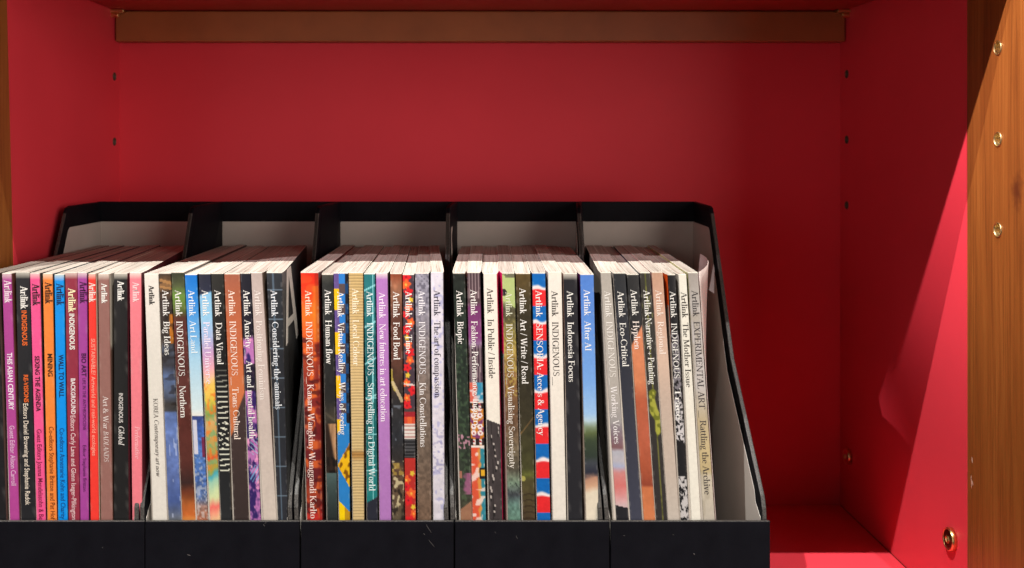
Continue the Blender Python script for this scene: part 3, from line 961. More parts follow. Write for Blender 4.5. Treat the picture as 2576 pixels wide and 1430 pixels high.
def p_fashion(u, y):
    b = grad((690, (72, 58, 62)), (760, (80, 60, 66)), (775, (108, 52, 96)), (850, (122, 62, 112)), (865, (128, 96, 130)), (880, (66, 50, 60)), (960, (72, 54, 66)))(u, y)
    st = np.abs(np.mod(u * 4.2 + .12 * np.sin(y / 30), 1) - .5) < .16
    b = over(b, st * ((y < 752) | ((y > 868) & (y < 962))) * .7, (170, 150, 150))
    tie = over(arr((204, 82, 56), y), sm(.42, .62, u + .25 * (vn(u * 3, y / 12, 141) - .5)), (206, 140, 66))
    tie = over(tie, sm(.62, .78, u + .2 * (vn(u * 3, y / 10, 143) - .5)), (44, 124, 140))
    tie = over(tie, sm(.60, .70, vn(u * 3.4 + y / 40, y / 9, 145)) * .85, (226, 206, 196))
    tie0 = over(arr((198, 92, 76), y), sm(.45, .7, u + .3 * (vn(u * 2, y / 16, 147) - .5)), (50, 130, 160))
    tie0 = over(tie0, sm(.6, .72, vn(u * 4 + y / 30, y / 8, 149)) * .7, (214, 206, 206))
    b = np.where((y > 962)[:, None], tie0, b)
    pat = arr((186, 116, 36), y)
    pat = over(pat, (vn(u * 6, y / 6, 151) > .58) * 1., (120, 60, 96))
    for cy in (1028, 1046, 1074, 1090, 1112):
        for cx in (.22, .74):
            r = np.hypot((u - cx) * 31, y - cy)
            pat = over(pat, (r < 6.5) * 1., (222, 212, 206)); pat = over(pat, (r < 2.6) * 1., (160, 40, 44))
    pat = over(pat, (((y > 1014) & (y < 1030)) | ((y > 1103) & (y < 1121))) * (np.abs(np.mod(u * 2, 1) - .5) > .22) * .9, (28, 22, 24))
    pat = over(pat, ((np.abs(y - 1124) < 2) | (np.abs(y - 1012) < 2)) * 1., (220, 210, 200))
    b = np.where(((y > 1012) & (y < 1126))[:, None], pat, b)
    b = np.where((y >= 1126)[:, None], tie, b)
    sq = (u > .62) & (y > 1178) & (y < 1206)
    b = over(b, sq * 1., (32, 28, 30))
    return over(b, sq * (u > .74) * (y > 1184) * (y < 1199) * 1., (214, 162, 40))


def p_public(u, y):
    b = arr((222, 216, 202), y) * (.97 + .05 * fb(u * 2, y / 20, 161))[:, None]
    pv = arr((62, 56, 56), y) * (.85 + .3 * fb(u * 3, y / 30, 163))[:, None]
    pv = over(pv, (np.abs(u - .34 - .02 * np.sin(y / 30)) < .02) * .7, (30, 27, 27))
    R = np.random.RandomState(8)
    for k in range(15):
        cx, cy = R.uniform(.08, .95), 1078 + k * 15 + R.uniform(-5, 5)
        b0 = (np.abs(u - cx) < .06) & (np.abs(y - cy) < 7)
        pv = over(pv, b0 * .9, (34, 32, 32))
        pv = over(pv, ((np.abs(u - cx - .03) < .05) & (np.abs(y - cy + 5) < 3.2)) * .9, (190, 180, 172))
    return np.where((y > 1056 + 12 * u)[:, None], pv, b)


def p_visual(u, y):
    b = grad((690, (120, 130, 92)), (760, (128, 140, 92)), (780, (70, 66, 50)), (830, (112, 104, 60)), (880, (150, 128, 66)), (960, (118, 84, 52)), (1060, (96, 72, 54)), (1130, (104, 92, 72)), (1180, (84, 78, 66)), (1215, (112, 132, 112)), (1245, (62, 66, 70)), (1270, (92, 122, 112)), (1310, (88, 118, 104)))(u, y)
    b = b * (.7 + .6 * fb(u * 5, y / 8, 171))[:, None]
    grn = (y > 692 + 8 * u) & (y < 757 + 18 * u)
    b = over(b, grn * 1., (166, 182, 116))
    b = over(b, ((np.hypot((u - .05) * 31, y - 736) < 9)) * 1., (36, 36, 34))
    b = over(b, ((y < 700) & (u > .2)) * .8, (96, 92, 76))
    b = over(b, sm(.64, .72, vn(u * 7, y / 6, 173)) * (y > 800) * (y < 1000) * .5, (186, 170, 84))
    br = np.abs(np.sin(u * 9 + vn(u * 3, y / 10, 175) * 5)) < .22
    return over(b, br * ((y > 1215) & (y < 1245)) * .8, (40, 44, 44))


def p_write(u, y):
    b = grad((690, (88, 72, 40)), (730, (72, 60, 36)), (790, (54, 48, 34)), (900, (46, 42, 32)), (1060, (52, 48, 34)), (1180, (66, 66, 38)), (1195, (92, 96, 46)), (1210, (76, 70, 42)), (1310, (70, 56, 40)))(u, y) * (.85 + .3 * fb(u * 3, y / 14, 181))[:, None]
    b = over(b, (np.abs(y - 1092 + 40 * u) < 1.6) * .8, (134, 104, 64))
    b = over(b, ((np.abs(np.mod(y - 1240, 15) - 7 + 3 * np.sin(u * 3)) < 1.3) & (y > 1240)) * .8, (40, 30, 22))
    return over(b, (np.hypot((u - .1) * 31, y - 1205) < 6) * .8, (176, 170, 84))


def p_sens(u, y):
    ph = np.mod(y - 684, 86.7)
    b = arr((16, 96, 170), y)
    wv = 3.5 * np.sin(u * 5 + np.floor((y - 688) / 86.5)) + 3 * (vn(u * 4, y / 86, 191) - .5)
    b = over(b, sm(33, 40, ph + wv), (226, 214, 212))
    b = over(b, sm(43, 47, ph + wv * .4), (214, 40, 44))
    b = over(b, (ph > 83) * 0., (0, 0, 0))
    return b * (.96 + .08 * fb(u * 3, y / 8, 193))[:, None]


def p_ai(u, y):
    b = grad((690, (78, 122, 196)), (800, (88, 134, 204)), (960, (112, 158, 216)), (1040, (146, 184, 222)), (1060, (172, 196, 206)), (1075, (120, 136, 110)), (1090, (86, 98, 62)), (1110, (54, 66, 48)), (1150, (46, 56, 48)), (1165, (60, 64, 70)), (1190, (44, 46, 58)), (1205, (176, 132, 108)), (1225, (198, 158, 128)), (1240, (214, 202, 180)), (1310, (220, 210, 190)))(u, y + 6 * (fb(u * 3, y / 15, 195) - .5) + 8 * (u - .5) * (y > 1200))
    return b


def p_working(u, y):
    b = grad((690, (166, 160, 150)), (800, (172, 166, 156)), (1000, (166, 160, 152)), (1060, (150, 146, 144)), (1080, (128, 118, 124)), (1110, (120, 96, 104)), (1128, (120, 86, 88)), (1138, (168, 168, 176)), (1160, (176, 172, 178)), (1175, (160, 166, 190)), (1190, (196, 130, 126)), (1225, (200, 112, 108)), (1262, (206, 160, 160)), (1272, (196, 170, 170)))(u, y + 8 * (fb(u * 2, y / 14, 201) - .5))
    return over(b, (y > 1272 + 7 * u) * 1., (34, 34, 38))


def p_hyphen(u, y):
    b = grad((690, (46, 46, 46)), (840, (40, 40, 42)))(u, y)
    sk = grad((830, (206, 130, 92)), (960, (198, 122, 84)), (1010, (172, 88, 60)), (1090, (176, 92, 66)), (1180, (160, 80, 54)), (1222, (140, 66, 46)), (1228, (190, 110, 70)), (1310, (196, 118, 76)))(u, y) * (.95 + .1 * fb(u * 2, y / 20, 205))[:, None]
    return over(b, sm(-3, 3, y - (868 - 48 * u)), sk)


def p_narr(u, y):
    b = grad((690, (56, 54, 48)), (760, (52, 50, 46)), (1310, (50, 46, 46)))(u, y)
    pet = sm(.52, .66, fb(u * 3, y / 13, 211))
    b = over(b, pet * ((y > 745) & (y < 800)) * .6, (122, 124, 66))
    m = sm(.12, -.06, np.abs(u - np.interp(y, [978, 1000, 1030, 1060, 1090, 1100], [.5, .35, .42, .75, .72, .6])) - np.interp(y, [978, 986, 1005, 1040, 1060, 1085, 1100], [.0, .34, .22, .42, .22, .24, 0]))
    pc = over(arr((156, 156, 62), y), sm(.45, .62, vn(u * 4, y / 9, 213)), (104, 108, 36))
    b = over(b, m, pc)
    return over(b, (np.abs(u - .3 - .4 * np.sin(y / 30)) < .06) * ((y > 800) & (y < 960)) * .4, (110, 116, 76))


def p_trace(u, y):
    b = arr((30, 30, 32), y)
    f = fb(u * 4, y / 8, 221)
    b = over(b, sm(.50, .54, f) * ((y > 838) & (y < 1010)) * .75, (150, 144, 150))
    b = over(b, sm(.44, .50, fb(u * 5, y / 6, 225)) * ((y > 1010) & (y < 1106 + 10 * u)) * 1., (196, 192, 192))
    return over(b, sm(.46, .50, fb(u * 3, y / 11, 227)) * (y > 1200) * 1., (188, 184, 182))


def p_exper(u, y):
    b = grad((690, (156, 148, 140)), (760, (172, 166, 160)), (900, (186, 180, 176)), (980, (184, 178, 172)), (1060, (180, 164, 132)), (1130, (190, 172, 130)), (1185, (182, 164, 122)), (1200, (196, 186, 164)), (1310, (180, 172, 158)))(u, y)
    return over(b, sm(.62, .8, vn(u * 2, y / 40, 231)) * .35, (150, 140, 120))


WHITE = (238, 236, 228)
BAR = (226, 216, 204)
Z = 'Artlink'


def reg(y0, y1, col=WHITE): return (Z, y0, y1, 15.5, col, 's', .235)


def ttl(s, y0, y1, col=WHITE, cap=15.5, st='s', ub=.235): return (s, y0, y1, cap, col, st, ub)


def logo(y0, y1, col, ub=.22, cap=18): return (Z, y0, y1, cap, col, 'sb', ub)


def ed(s, y0, y1, col, cap=12.5, ub=.30): return (s, y0, y1, cap, col, 'n', ub)


def hd(s, y0, y1, col, cap=13, ub=.30): return (s, y0, y1, cap, col, 'nb', ub)


DK = (34, 22, 30)
# (top left, top right, bottom left, bottom right, artwork, detail, left cover, right cover with gap shade mixed into many colours, texts, label)
MAGS = [
 [
  (-42, -6, -20, 15, const((28, 28, 30)), 0, (60, 44, 40), (92, 66, 62), [ed('FORTUNE Co-editors Stephanie Britton & Pat Hoff', 985, 1308, (215, 205, 190), 13, .2)], 'black slim magazine cut by the left edge of the photo'),
  (4, 28, 24, 48, const((168, 66, 140)), 0, (40, 30, 40), (110, 66, 52), [logo(705, 762, (236, 214, 226)), hd('THIS ASIAN CENTURY', 888, 1032, (240, 226, 236), 13, .3), ed('Guest Editor Alison Carroll', 1071, 1222, (226, 190, 218), 13)], 'purple slim magazine titled This Asian Century, left of the wide black spine'),
  (38.6, 74, 52, 89, const((32, 33, 36)), 0, (60, 50, 44), (26, 26, 30), [logo(720, 777, WHITE, .32), hd('INDIGENOUS', 781, 870, (232, 104, 36), 13, .38), hd('RE-VISIONS', 943, 1013, (232, 104, 36), 11.5, .42), ed('Editors Daniel Browning and Stephanie Radok', 1015, 1271, (236, 224, 206), 13, .34)], 'black slim magazine with orange words, between a purple and a hot pink one'),
  (74, 98.6, 90.6, 114, const((240, 84, 140)), 0, (90, 40, 60), (40, 34, 30), [logo(714, 769, DK), hd('SEXING THE AGENDA', 896, 1036, (30, 10, 20), 12, .3), ed('Guest Editors Joanna Mendelssohn & Be', 1080, 1308, (110, 14, 50), 12.5)], 'hot pink slim magazine with black lettering, left of the orange one'),
  (106, 131, 118, 142, const((240, 130, 56)), 0, (236, 214, 196), (34, 40, 60), [logo(710, 764, (50, 24, 10)), hd('MINING', 890, 948, (50, 22, 6), 12.5, .36), ed('Co-editors Stephanie Britton and Pat Hof', 1074, 1308, (110, 50, 14), 12.5, .36)], 'orange slim magazine titled Mining'),
  (136, 160.6, 145.7, 170, const((6, 140, 226)), 0, (20, 70, 120), (20, 30, 44), [logo(713, 768, (10, 44, 92)), hd('WALL TO WALL', 893, 1000, (8, 34, 76), 12.5, .34), ed('Co-editors Annemarie Kohn and Charity', 1077, 1306, (6, 66, 130), 12.5, .32)], 'bright blue slim magazine titled Wall to Wall'),
  (163, 194, 172, 200, const((140, 46, 64)), 0, (90, 26, 40), (110, 34, 50), [logo(725, 785, (246, 236, 190), .26), hd('INDIGENOUS', 789, 880, WHITE, 13.5, .32), hd('BACKGROUND', 952, 1043, (236, 224, 224), 11.5, .38), ed('Editors Carly Lane and Glenn Iseger-Pilkington', 1045, 1308, (236, 206, 206), 12.5, .32)], 'maroon slim magazine between the bright blue and purple spines'),
  (194, 218, 201, 222.6, const((158, 66, 146)), 0, (90, 30, 60), (40, 20, 40), [logo(708, 763, (62, 16, 60), .24), hd('BIO ART', 889, 948, (58, 12, 56), 12, .36), ed('LIFE IN THE ANTHROPOCENE', 951, 1083, (84, 24, 82), 8.5, .44), ed('Editor Stephanie Britton', 1120, 1237, (84, 24, 82), 9, .4)], 'purple slim magazine titled Bio Art, between maroon and red'),
  (221.5, 240, 227, 248.7, const((230, 58, 48)), 0, (70, 26, 30), (226, 206, 184), [logo(711, 760, (250, 220, 210), .12, 16), ed('SUSTAINABLE? Artworld and real-world ecologies', 852, 1147, (250, 170, 150), 10.5, .32)], 'narrow red magazine with a pale cover edge'),
  (246, 274, 253, 283, const((142, 100, 92)), 0, (110, 80, 74), lambda y: np.where((y < 874)[:, None], arr((206, 194, 176), y), arr((116, 88, 76), y)), [logo(713, 763, WHITE, .3, 14), ttl('Art & War', 997, 1080, (226, 212, 206), 13, 's', .32), ttl('BADLANDS', 1085, 1163, (220, 204, 198), 12, 'i', .34)], 'dusty brown slim magazine titled Art & War'),
  (286, 320, 286, 323, const((30, 30, 30)), 0, (36, 34, 34), (100, 40, 52), [logo(707, 757, WHITE, .28, 16), ed('INDIGENOUS', 989, 1064, (226, 222, 216), 11, .36), ttl('Global', 1071, 1120, (226, 222, 216), 14, 'i', .34)], 'black magazine between dusty brown and pale pink spines'),
  (325, 354.5, 332, 357, const((228, 122, 132)), 0, (150, 70, 80), (92, 36, 44), [logo(710, 760, (246, 206, 206), .28, 16), ttl('Performative', 1073, 1155, (246, 190, 194), 12, 'i', .36)], 'pale pink magazine at the right end of the leftmost box'),
 ],
 [
  (362, 398, 384, 420.6, const((216, 211, 200)), 0, (200, 190, 178), (176, 166, 150), [logo(718, 767, (40, 38, 36), .30, 13), ttl('KOREA', 1003, 1052, (90, 86, 80), 11, 's', .34), ttl('Contemporary art now', 1055, 1200, (84, 80, 76), 11, 'i', .36)], 'off-white magazine at the left end of the second box, titled Korea'),
  (399, 429, 423, 455.6, p_big, 1, (60, 52, 44), lambda y: np.where(((y > 1081) & (y < 1272))[:, None], arr(BAR, y), arr((40, 40, 48), y)), [reg(730, 796), ttl('Big Ideas', 809, 895)], 'magazine titled Big Ideas, brown girders above blue sky on its spine'),
  (430, 463, 458, 492, p_northern, 1, (50, 44, 36), lambda y: np.where(((y > 1050) & (y < 1240))[:, None], arr((190, 172, 150), y), arr((46, 28, 26), y)), [reg(730, 797), ttl('INDIGENOUS', 808, 947), ttl('_', 949, 967), ttl('Northern', 971, 1052)], 'magazine with olive green fading to dark rust brown, titled Northern'),
  (464, 495, 495, 523, p_artland, 1, (30, 60, 90), (30, 40, 60), [reg(730, 796, (226, 236, 240)), ttl('Art Land', 807, 890, (226, 238, 242))], 'sky blue magazine with deep blue sea at its foot'),
  (498.6, 529.5, 528, 553.5, p_parallel, 1, (40, 40, 50), (46, 36, 30), [reg(730, 796), ttl('Parallel Universe', 810, 967, (240, 226, 240))], 'magazine with pastel blue, pink and orange painted spine titled Parallel Universe'),
  (530, 562, 555, 582, p_data, 1, (30, 30, 30), lambda y: np.where(((y > 1094) & (y < 1284))[:, None], arr((120, 110, 96), y), arr((22, 22, 22), y)), [reg(730, 797), ttl('Data Visual', 812, 918)], 'black magazine with white horizontal zigzag lines down its spine'),
  (563, 603, 588, 626, p_trans, 1, (44, 34, 32), lambda y: np.where(((y > 1092) & (y < 1283))[:, None], arr((226, 210, 196), y), arr((110, 26, 36), y)), [reg(730, 796, (244, 222, 206)), ttl('INDIGENOUS', 808, 946, (244, 226, 212)), ttl('_', 949, 970, (244, 226, 212)), ttl('Trans Cultural', 975, 1107, (244, 226, 212))], 'terracotta orange magazine with a dark brown lower half'),
  (604, 630, 629, 656, p_anx, 1, (110, 20, 50), (34, 26, 34), [reg(730, 796), ttl('Anxiety', 805, 877), ttl('_', 880, 903), ttl('Art and mental health', 908, 1105)], 'black magazine breaking into violet and pink swirls, titled Anxiety'),
  (631, 659.5, 662, 696, p_posit, 1, (80, 66, 60), (126, 106, 92), [reg(730, 796, (226, 218, 210)), ttl('Positioning Feminism', 807, 1007, (226, 218, 210))], 'greyish beige magazine titled Positioning Feminism'),
  (670, 709.5, 699, 724, p_animals, 1, (50, 44, 40), (40, 42, 44), [reg(730, 797, (226, 230, 232)), ttl('Considering the animals', 809, 1031, (226, 230, 232))], 'charcoal magazine with a big pale letter A on its cover'),
 ],
 [
  (756, 800.6, 772, 811, p_kanarn, 1, (232, 222, 214), (80, 14, 14), [reg(731, 796, (248, 222, 200)), ttl('INDIGENOUS', 809, 947, (246, 220, 204)), ttl('_', 949, 966, (246, 220, 204)), ttl('Kanarn Wangkiny Wanggandi Karlto', 967, 1306, (240, 214, 204))], 'fiery red and orange magazine at the left end of the middle box'),
  (809, 838, 823, 848.5, p_human, 1, lambda y: np.where(((y < 1165) | (np.sin(y / 1.9) > .2))[:, None], arr((236, 234, 226), y), arr((24, 22, 22), y)), (50, 50, 46), [reg(729, 793), ttl('Human flow', 806, 917)], 'dark grey magazine with a white cover edge, titled Human flow'),
  (838.5, 876, 853, 880, p_virtual, 1, (50, 44, 60), (26, 30, 40), [reg(734, 799), ttl('Virtual Reality', 812, 940), ttl('_', 943, 958), ttl('Ways of seeing', 962, 1095)], 'magazine checkered in blue, yellow and purple blocks'),
  (877, 913.5, 887.6, 916, p_local, 1, (110, 90, 60), (80, 62, 40), [reg(726, 791, (246, 234, 204)), ttl('Local Colour', 805, 920, (246, 234, 204))], 'tan magazine with fine ribbed cardboard stripes'),
  (915, 943.5, 923, 950, p_story, 1, (20, 30, 24), (16, 36, 40), [reg(733, 797, (220, 236, 234)), ttl('INDIGENOUS', 812, 945, (220, 236, 234)), ttl('_', 947, 961, (220, 236, 234)), ttl('Storytelling in a Digital World', 963, 1236, (220, 236, 234))], 'teal magazine crossed by thin pale grid lines'),
  (945.5, 975, 955, 984, const((166, 114, 176)), 0, (60, 40, 66), (84, 70, 66), [reg(736, 802, (240, 228, 240)), ttl('New futures in art education', 815, 1062, (240, 228, 240))], 'plain lilac magazine titled New futures in art education'),
  (981.6, 1010.7, 987, 1017, p_food, 1, (96, 96, 70), (60, 44, 36), [reg(734, 800), ttl('Food Bowl', 811, 906)], 'brown magazine with driftwood at its foot, titled Food Bowl'),
  (1012.7, 1041.6, 1019, 1046, p_time, 1, (60, 44, 40), (40, 36, 44), [reg(733, 799), ttl("It's Time", 812, 890)], 'magazine patterned with red, orange and yellow flowers'),
  (1044, 1079, 1052, 1085, p_kin, 1, (40, 38, 38), lambda y: np.where(((y > 1073) & (y < 1263))[:, None], arr((220, 210, 200), y), arr((50, 44, 42), y)), [reg(731, 795, (234, 232, 234)), ttl('INDIGENOUS', 809, 942, (232, 230, 230)), ttl('_', 944, 960, (232, 230, 230)), ttl('Kin Constellations', 963, 1126, (230, 226, 222))], 'grey bark textured magazine turning brown lower down'),
  (1083.6, 1115, 1090, 1118.7, p_comp, 1, (60, 56, 66), (110, 104, 110), [reg(730, 795, (44, 40, 56)), ttl('The art of compassion', 808, 1001, (48, 44, 60))], 'white magazine with mauve speckles at the right end of the middle box'),
 ],
 [
  (1139.5, 1170, 1159, 1188, p_biopic, 1, (34, 40, 34), (24, 28, 24), [reg(731, 797), ttl('Biopic', 809, 866)], 'dark green foliage magazine titled Biopic'),
  (1175, 1208, 1189, 1222.7, p_fashion, 1, lambda y: over(arr((190, 110, 80), y), sm(.4, .6, vn(y * 0, y / 9, 301)), (214, 206, 196)), (46, 40, 44), [reg(729, 794), ttl('Fashion. Performance. Industry.', 808, 1080)], 'magazine with purple and multicoloured textile prints on its spine'),
  (1216, 1250, 1230.7, 1264, p_public, 1, lambda y: np.where((y < 880)[:, None], arr((30, 28, 28), y), arr((214, 206, 190), y)), (200, 30, 90), [reg(725, 789, (40, 38, 36)), ttl('In Public / Inside', 803, 952, (40, 38, 36))], 'cream magazine with a paved dark grey lower third, titled In Public / Inside'),
  (1263, 1294.5, 1278, 1310, p_visual, 1, lambda y: np.where((y < 892)[:, None], arr((214, 22, 110), y), np.where((y < 1060)[:, None], arr((80, 160, 156), y), np.where((y < 1160)[:, None], arr((60, 80, 140), y), arr((170, 80, 40), y)))), (34, 30, 24), [reg(735, 797, (214, 216, 190)), ttl('INDIGENOUS', 815, 950, (222, 218, 200)), ttl('_', 952, 968, (222, 218, 200)), ttl('Visualising Sovereignty', 970, 1179, (222, 216, 204))], 'mossy green and ochre magazine with a hot pink cover edge'),
  (1297, 1334.5, 1315.5, 1346.7, p_write, 1, (36, 32, 24), lambda y: np.where(((y > 1051) & (y < 1243))[:, None], arr((220, 214, 200), y), arr((40, 34, 26), y)), [reg(725, 790), ttl('Art / Write / Read', 803, 967)], 'dark olive brown magazine titled Art / Write / Read'),
  (1338.8, 1372, 1351.5, 1385, p_sens, 1, (40, 44, 70), (40, 20, 30), [reg(731, 798), ttl('SENSORIA: Access & Agency', 813, 1096)], 'magazine banded in red, white and blue'),
  (1378.8, 1413, 1391, 1425, const((220, 214, 202)), 0, (200, 186, 186), (120, 104, 100), [reg(732, 797, (46, 44, 42)), ttl('INDIGENOUS', 810, 947, (46, 44, 42)), ttl('_', 949, 970, (46, 44, 42))], 'plain cream magazine between the red-white-blue and black ones'),
  (1417, 1451.7, 1430, 1466, const((36, 36, 40)), 0, (190, 150, 130), lambda y: np.where(((y > 1077) & (y < 1267))[:, None], arr((226, 218, 208), y), arr((76, 28, 66), y)), [reg(732, 798), ttl('Indonesia Focus', 810, 962)], 'black magazine between plain cream and sky blue spines'),
  (1459.7, 1494, 1474.8, 1506.6, p_ai, 1, (88, 34, 84), (40, 44, 56), [reg(729, 795, (236, 238, 240)), ttl('After AI', 808, 884, (236, 238, 240))], 'sky blue magazine with trees and pale ground at its foot, titled After AI'),
 ],
 [
  (1511, 1537.5, 1551, 1583, p_working, 1, (120, 114, 104), (40, 36, 34), [reg(732, 799, (230, 226, 218)), ttl('INDIGENOUS', 809, 950, (230, 226, 218)), ttl('_', 952, 970, (230, 226, 218)), ttl('Working Voices', 972, 1118, (232, 228, 226))], 'pale grey magazine with a reddish blur lower down, titled Working Voices'),
  (1543, 1573.8, 1586, 1616, grad((690, (44, 46, 48)), (900, (46, 48, 56)), (1310, (62, 64, 78))), 1, (206, 196, 186), (30, 30, 34), [reg(733, 799), ttl('Eco-Critical', 812, 923)], 'charcoal magazine with a thin white left edge, titled Eco-Critical'),
  (1576.6, 1607, 1620, 1649.7, p_hyphen, 1, (20, 20, 22), (30, 26, 26), [reg(729, 795), ttl('Hyphen', 808, 880, (244, 230, 220))], 'black topped magazine turning skin orange, titled Hyphen'),
  (1609.5, 1636.7, 1651, 1680, p_narr, 1, lambda y: np.where(((y > 980) & (y < 1130))[:, None], arr((120, 118, 84), y), arr((44, 42, 66), y)), (40, 36, 36), [reg(730, 797), ttl('Narrative + Painting', 800, 968)], 'dark grey magazine with a yellow green flower petal'),
  (1639.5, 1668, 1680.5, 1710, grad((690, (186, 146, 122)), (760, (196, 156, 134)), (900, (204, 176, 156)), (1000, (186, 166, 150)), (1310, (186, 176, 164))), 1, (214, 150, 150), (120, 84, 66), [reg(730, 797, (240, 226, 214)), ttl('Regional', 809, 892, (240, 226, 214))], 'dusty salmon beige magazine titled Regional'),
  (1679.5, 1699.6, 1713, 1734, p_trace, 1, lambda y: np.where((y < 1085)[:, None], arr((232, 88, 26), y), arr((214, 22, 66), y)), (44, 36, 34), [(Z, 733, 800, 14, WHITE, 's', .16), ttl('INDIGENOUS', 813, 953, WHITE, 14, 's', .12), ttl('_', 955, 974, WHITE, 14, 's', .12), ttl('Trace', 977, 1057, WHITE, 14, 's', .12)], 'black and white patterned magazine with a bright orange cover edge'),
  (1706.7, 1727, 1740, 1764, const((224, 220, 206)), 0, (180, 172, 160), (96, 98, 60), [(Z, 735, 800, 14, (46, 44, 42), 's', .2), ttl('The Mother Issue', 812, 975, (46, 44, 42), 14, 's', .2)], 'narrow cream magazine titled The Mother Issue'),
  (1731, 1756.7, 1770, 1799, p_exper, 1, (172, 168, 112), (196, 160, 148), [reg(731, 797, (56, 54, 56)), ttl('EXPERIMENTAL ART', 809, 1030, (60, 58, 60)), ttl('_', 1033, 1052, (60, 58, 60)), ttl('Rattling the Archive', 1058, 1245, (64, 60, 58))], 'pale grey magazine whose cover curls open, rightmost of all'),
 ],
]
BACK = [(-0.2870, -0.2130), (-0.1900, -0.1215), (-0.0940, -0.0170), (0.0005, 0.0870), (0.0990, 0.1545)]
DS = 0.672
DB2 = 0.853
GAIN = 0.93      # how bright white paper under these lamps shows; artwork is given as seen


def zof(y, d=DS): return H - (y - VY) * d / F


def yof(z, d=DS): return VY + (H - z) * F / d


YBOT = yof(0.0046)


def build_mag(bi, mi, row, rec):
    tl, tr, bl, br, art, detail, lcol, rcol, texts, label = rec
    n = len(row)
    ytop = 689 + rnd.uniform(-3.6, 3.0)
    ds = DS + rnd.uniform(0, 0.0006)
    e = lambda a, b, y: a + (b - a) * (y - 690) / 620.0
    XW = lambda p: (p - VX) * DS / F
    ymax = YBOT

    def pushed(x):     # stay inside the box near the bottom
        lo = X_at(BOXES[bi][0], DL) + TH + .0012; hi = X_at(BOXES[bi][1], DL) - TH - .0012
        return x
    xl = lambda y: XW(e(tl, bl, min(y, 1420)))
    xr = lambda y: XW(e(tr, br, min(y, 1420)))
    tot0, tot1 = row[0][0], row[-1][1]

    def side(y, s):
        """x of the body side 7 mm behind the spine: half way to the neighbour"""
        yy = min(y, 1420)
        if s < 0:
            nb = row[mi - 1] if mi > 0 else None
            own = e(tl, bl, yy)
            if nb is None: return XW(own - (1.0 if bi in (0, 1, 4) else 2.0))
            return XW((own + e(nb[1], nb[3], yy)) / 2 + .55)
        nb = row[mi + 1] if mi < n - 1 else None
        own = e(tr, br, yy)
        if nb is None: return XW(own + 1.5)
        return XW((own + e(nb[0], nb[2], yy)) / 2 - .55)

    bk0, bk1 = BACK[bi]
    DB2 = 0.853 + rnd.uniform(-.006, .004)
    fa = (side_mid(row, mi, -1) - tot0) / (tot1 - tot0)
    fb_ = (side_mid(row, mi, 1) - tot0) / (tot1 - tot0)
    xb0 = lerp(bk0, bk1, min(max(fa, 0), 1)) + .00022
    xb1 = lerp(bk0, bk1, min(max(fb_, 0), 1)) - .00022

    root = empty('magazine', ((xl(1600) + xr(1600)) / 2, DS, 0.0046))
    tag(root, label, 'magazine', 'magazines standing spine out in the black file boxes')

    # ---- cover: profile columns left rear .. spine .. right rear
    nc = 16 if detail else 4
    ys = list(np.linspace(ytop, 1322, 250 if detail else 40)) + [ymax]
    cols = [('L', 0), ('L', 1), ('L', 2), ('L', 3)] + [('S', k / nc) for k in range(nc + 1)] + [('R', 3), ('R', 2), ('R', 1), ('R', 0)]
    V = []; nrow = len(cols)
    for y in ys:
        a, b = xl(y), xr(y)
        ml, mr = side(y, -1), side(y, 1)
        yc = min(y, 1322)
        kb = (yc - 690) / 620 * .0022     # rear leans a little too
        cb0, cb1 = xb0 + kb * 0, xb1 + kb * 0
        for k, q in cols:
            zz = zof(y)
            if k == 'L' or k == 'R':
                m, f, bb, sg = (ml, a, cb0, -1) if k == 'L' else (mr, b, cb1, 1)
                if q == 0: V.append((bb, DB2, zz))
                elif q == 1: V.append((lerp(m, bb, .04), ds + .0140, zz))
                elif q == 2: V.append((lerp(f, m, .40), ds + .0050, zz))
                else: V.append((f, ds + .0007, zz))
            else:
                bow = .00012 * (2 * q - 1) ** 2
                x = lerp(a, b, q)
                inset = .00025
                V.append((lerp(a + inset, b - inset, q), ds + bow, zz))
    fs = []; reg_ = []
    for i in range(len(ys) - 1):
        for j in range(nrow - 1):
            fs.append((i * nrow + j, i * nrow + j + 1, (i + 1) * nrow + j + 1, (i + 1) * nrow + j))
            ka, kb_ = cols[j][0], cols[j + 1][0]
            if ka == 'S' or kb_ == 'S': reg_.append('S')
            else: reg_.append(ka)
    # thin paper rim along the top
    t = 0.00032
    base = len(V)
    top = [V[j] for j in range(nrow)]
    xm = (xl(ytop) + xr(ytop)) / 2
    for j, (k, q) in enumerate(cols):
        x, y_, z_ = top[j]
        if k == 'L': V.append((x + t, y_, z_))
        elif k == 'R': V.append((x - t, y_, z_))
        else: V.append((x + (xm - x) * .03, y_ + t * 1.3, z_ + .00012))
    for j in range(nrow - 1):
        fs.append((j, base + j, base + j + 1, j + 1)); reg_.append('T')
    # colours per face corner
    ci = []; cu = []; cy = []; cr = []
    for f, r in zip(fs, reg_):
        for v in f:
            if v >= base: j = v - base; yy = ytop
            else: j = v % nrow; yy = ys[v // nrow]
            k, q = cols[j]
            uu = q if k == 'S' else (0. if k == 'L' else 1.)
            cu.append(uu); cy.append(min(yy, 1330)); cr.append(r)
    cu = np.array(cu, float); cy = np.array(cy, float); cr = np.array(cr)
    rgb = np.zeros((len(cu), 3))
    msk = cr == 'S'; rgb[msk] = art(cu[msk], cy[msk])
    sp = np.where(cr == 'S')[0]
    su, sy_ = cu[sp], cy[sp]
    fray = (sy_ < ytop + 0.6 + 3.6 * np.maximum(0, vn(su * 5 + mi * 3.7, sy_ * 0 + bi * 5.3, 401) - .45)) * .8
    rub = ((su < .07) | (su > .93)) * sm(.62, .80, vn(su * 2 + mi * 2.3, sy_ / 7 + bi * 9.1, 403)) * .18
    rgb[sp] = over(over(rgb[sp], rub, (205, 198, 186)), fray, (226, 220, 204))
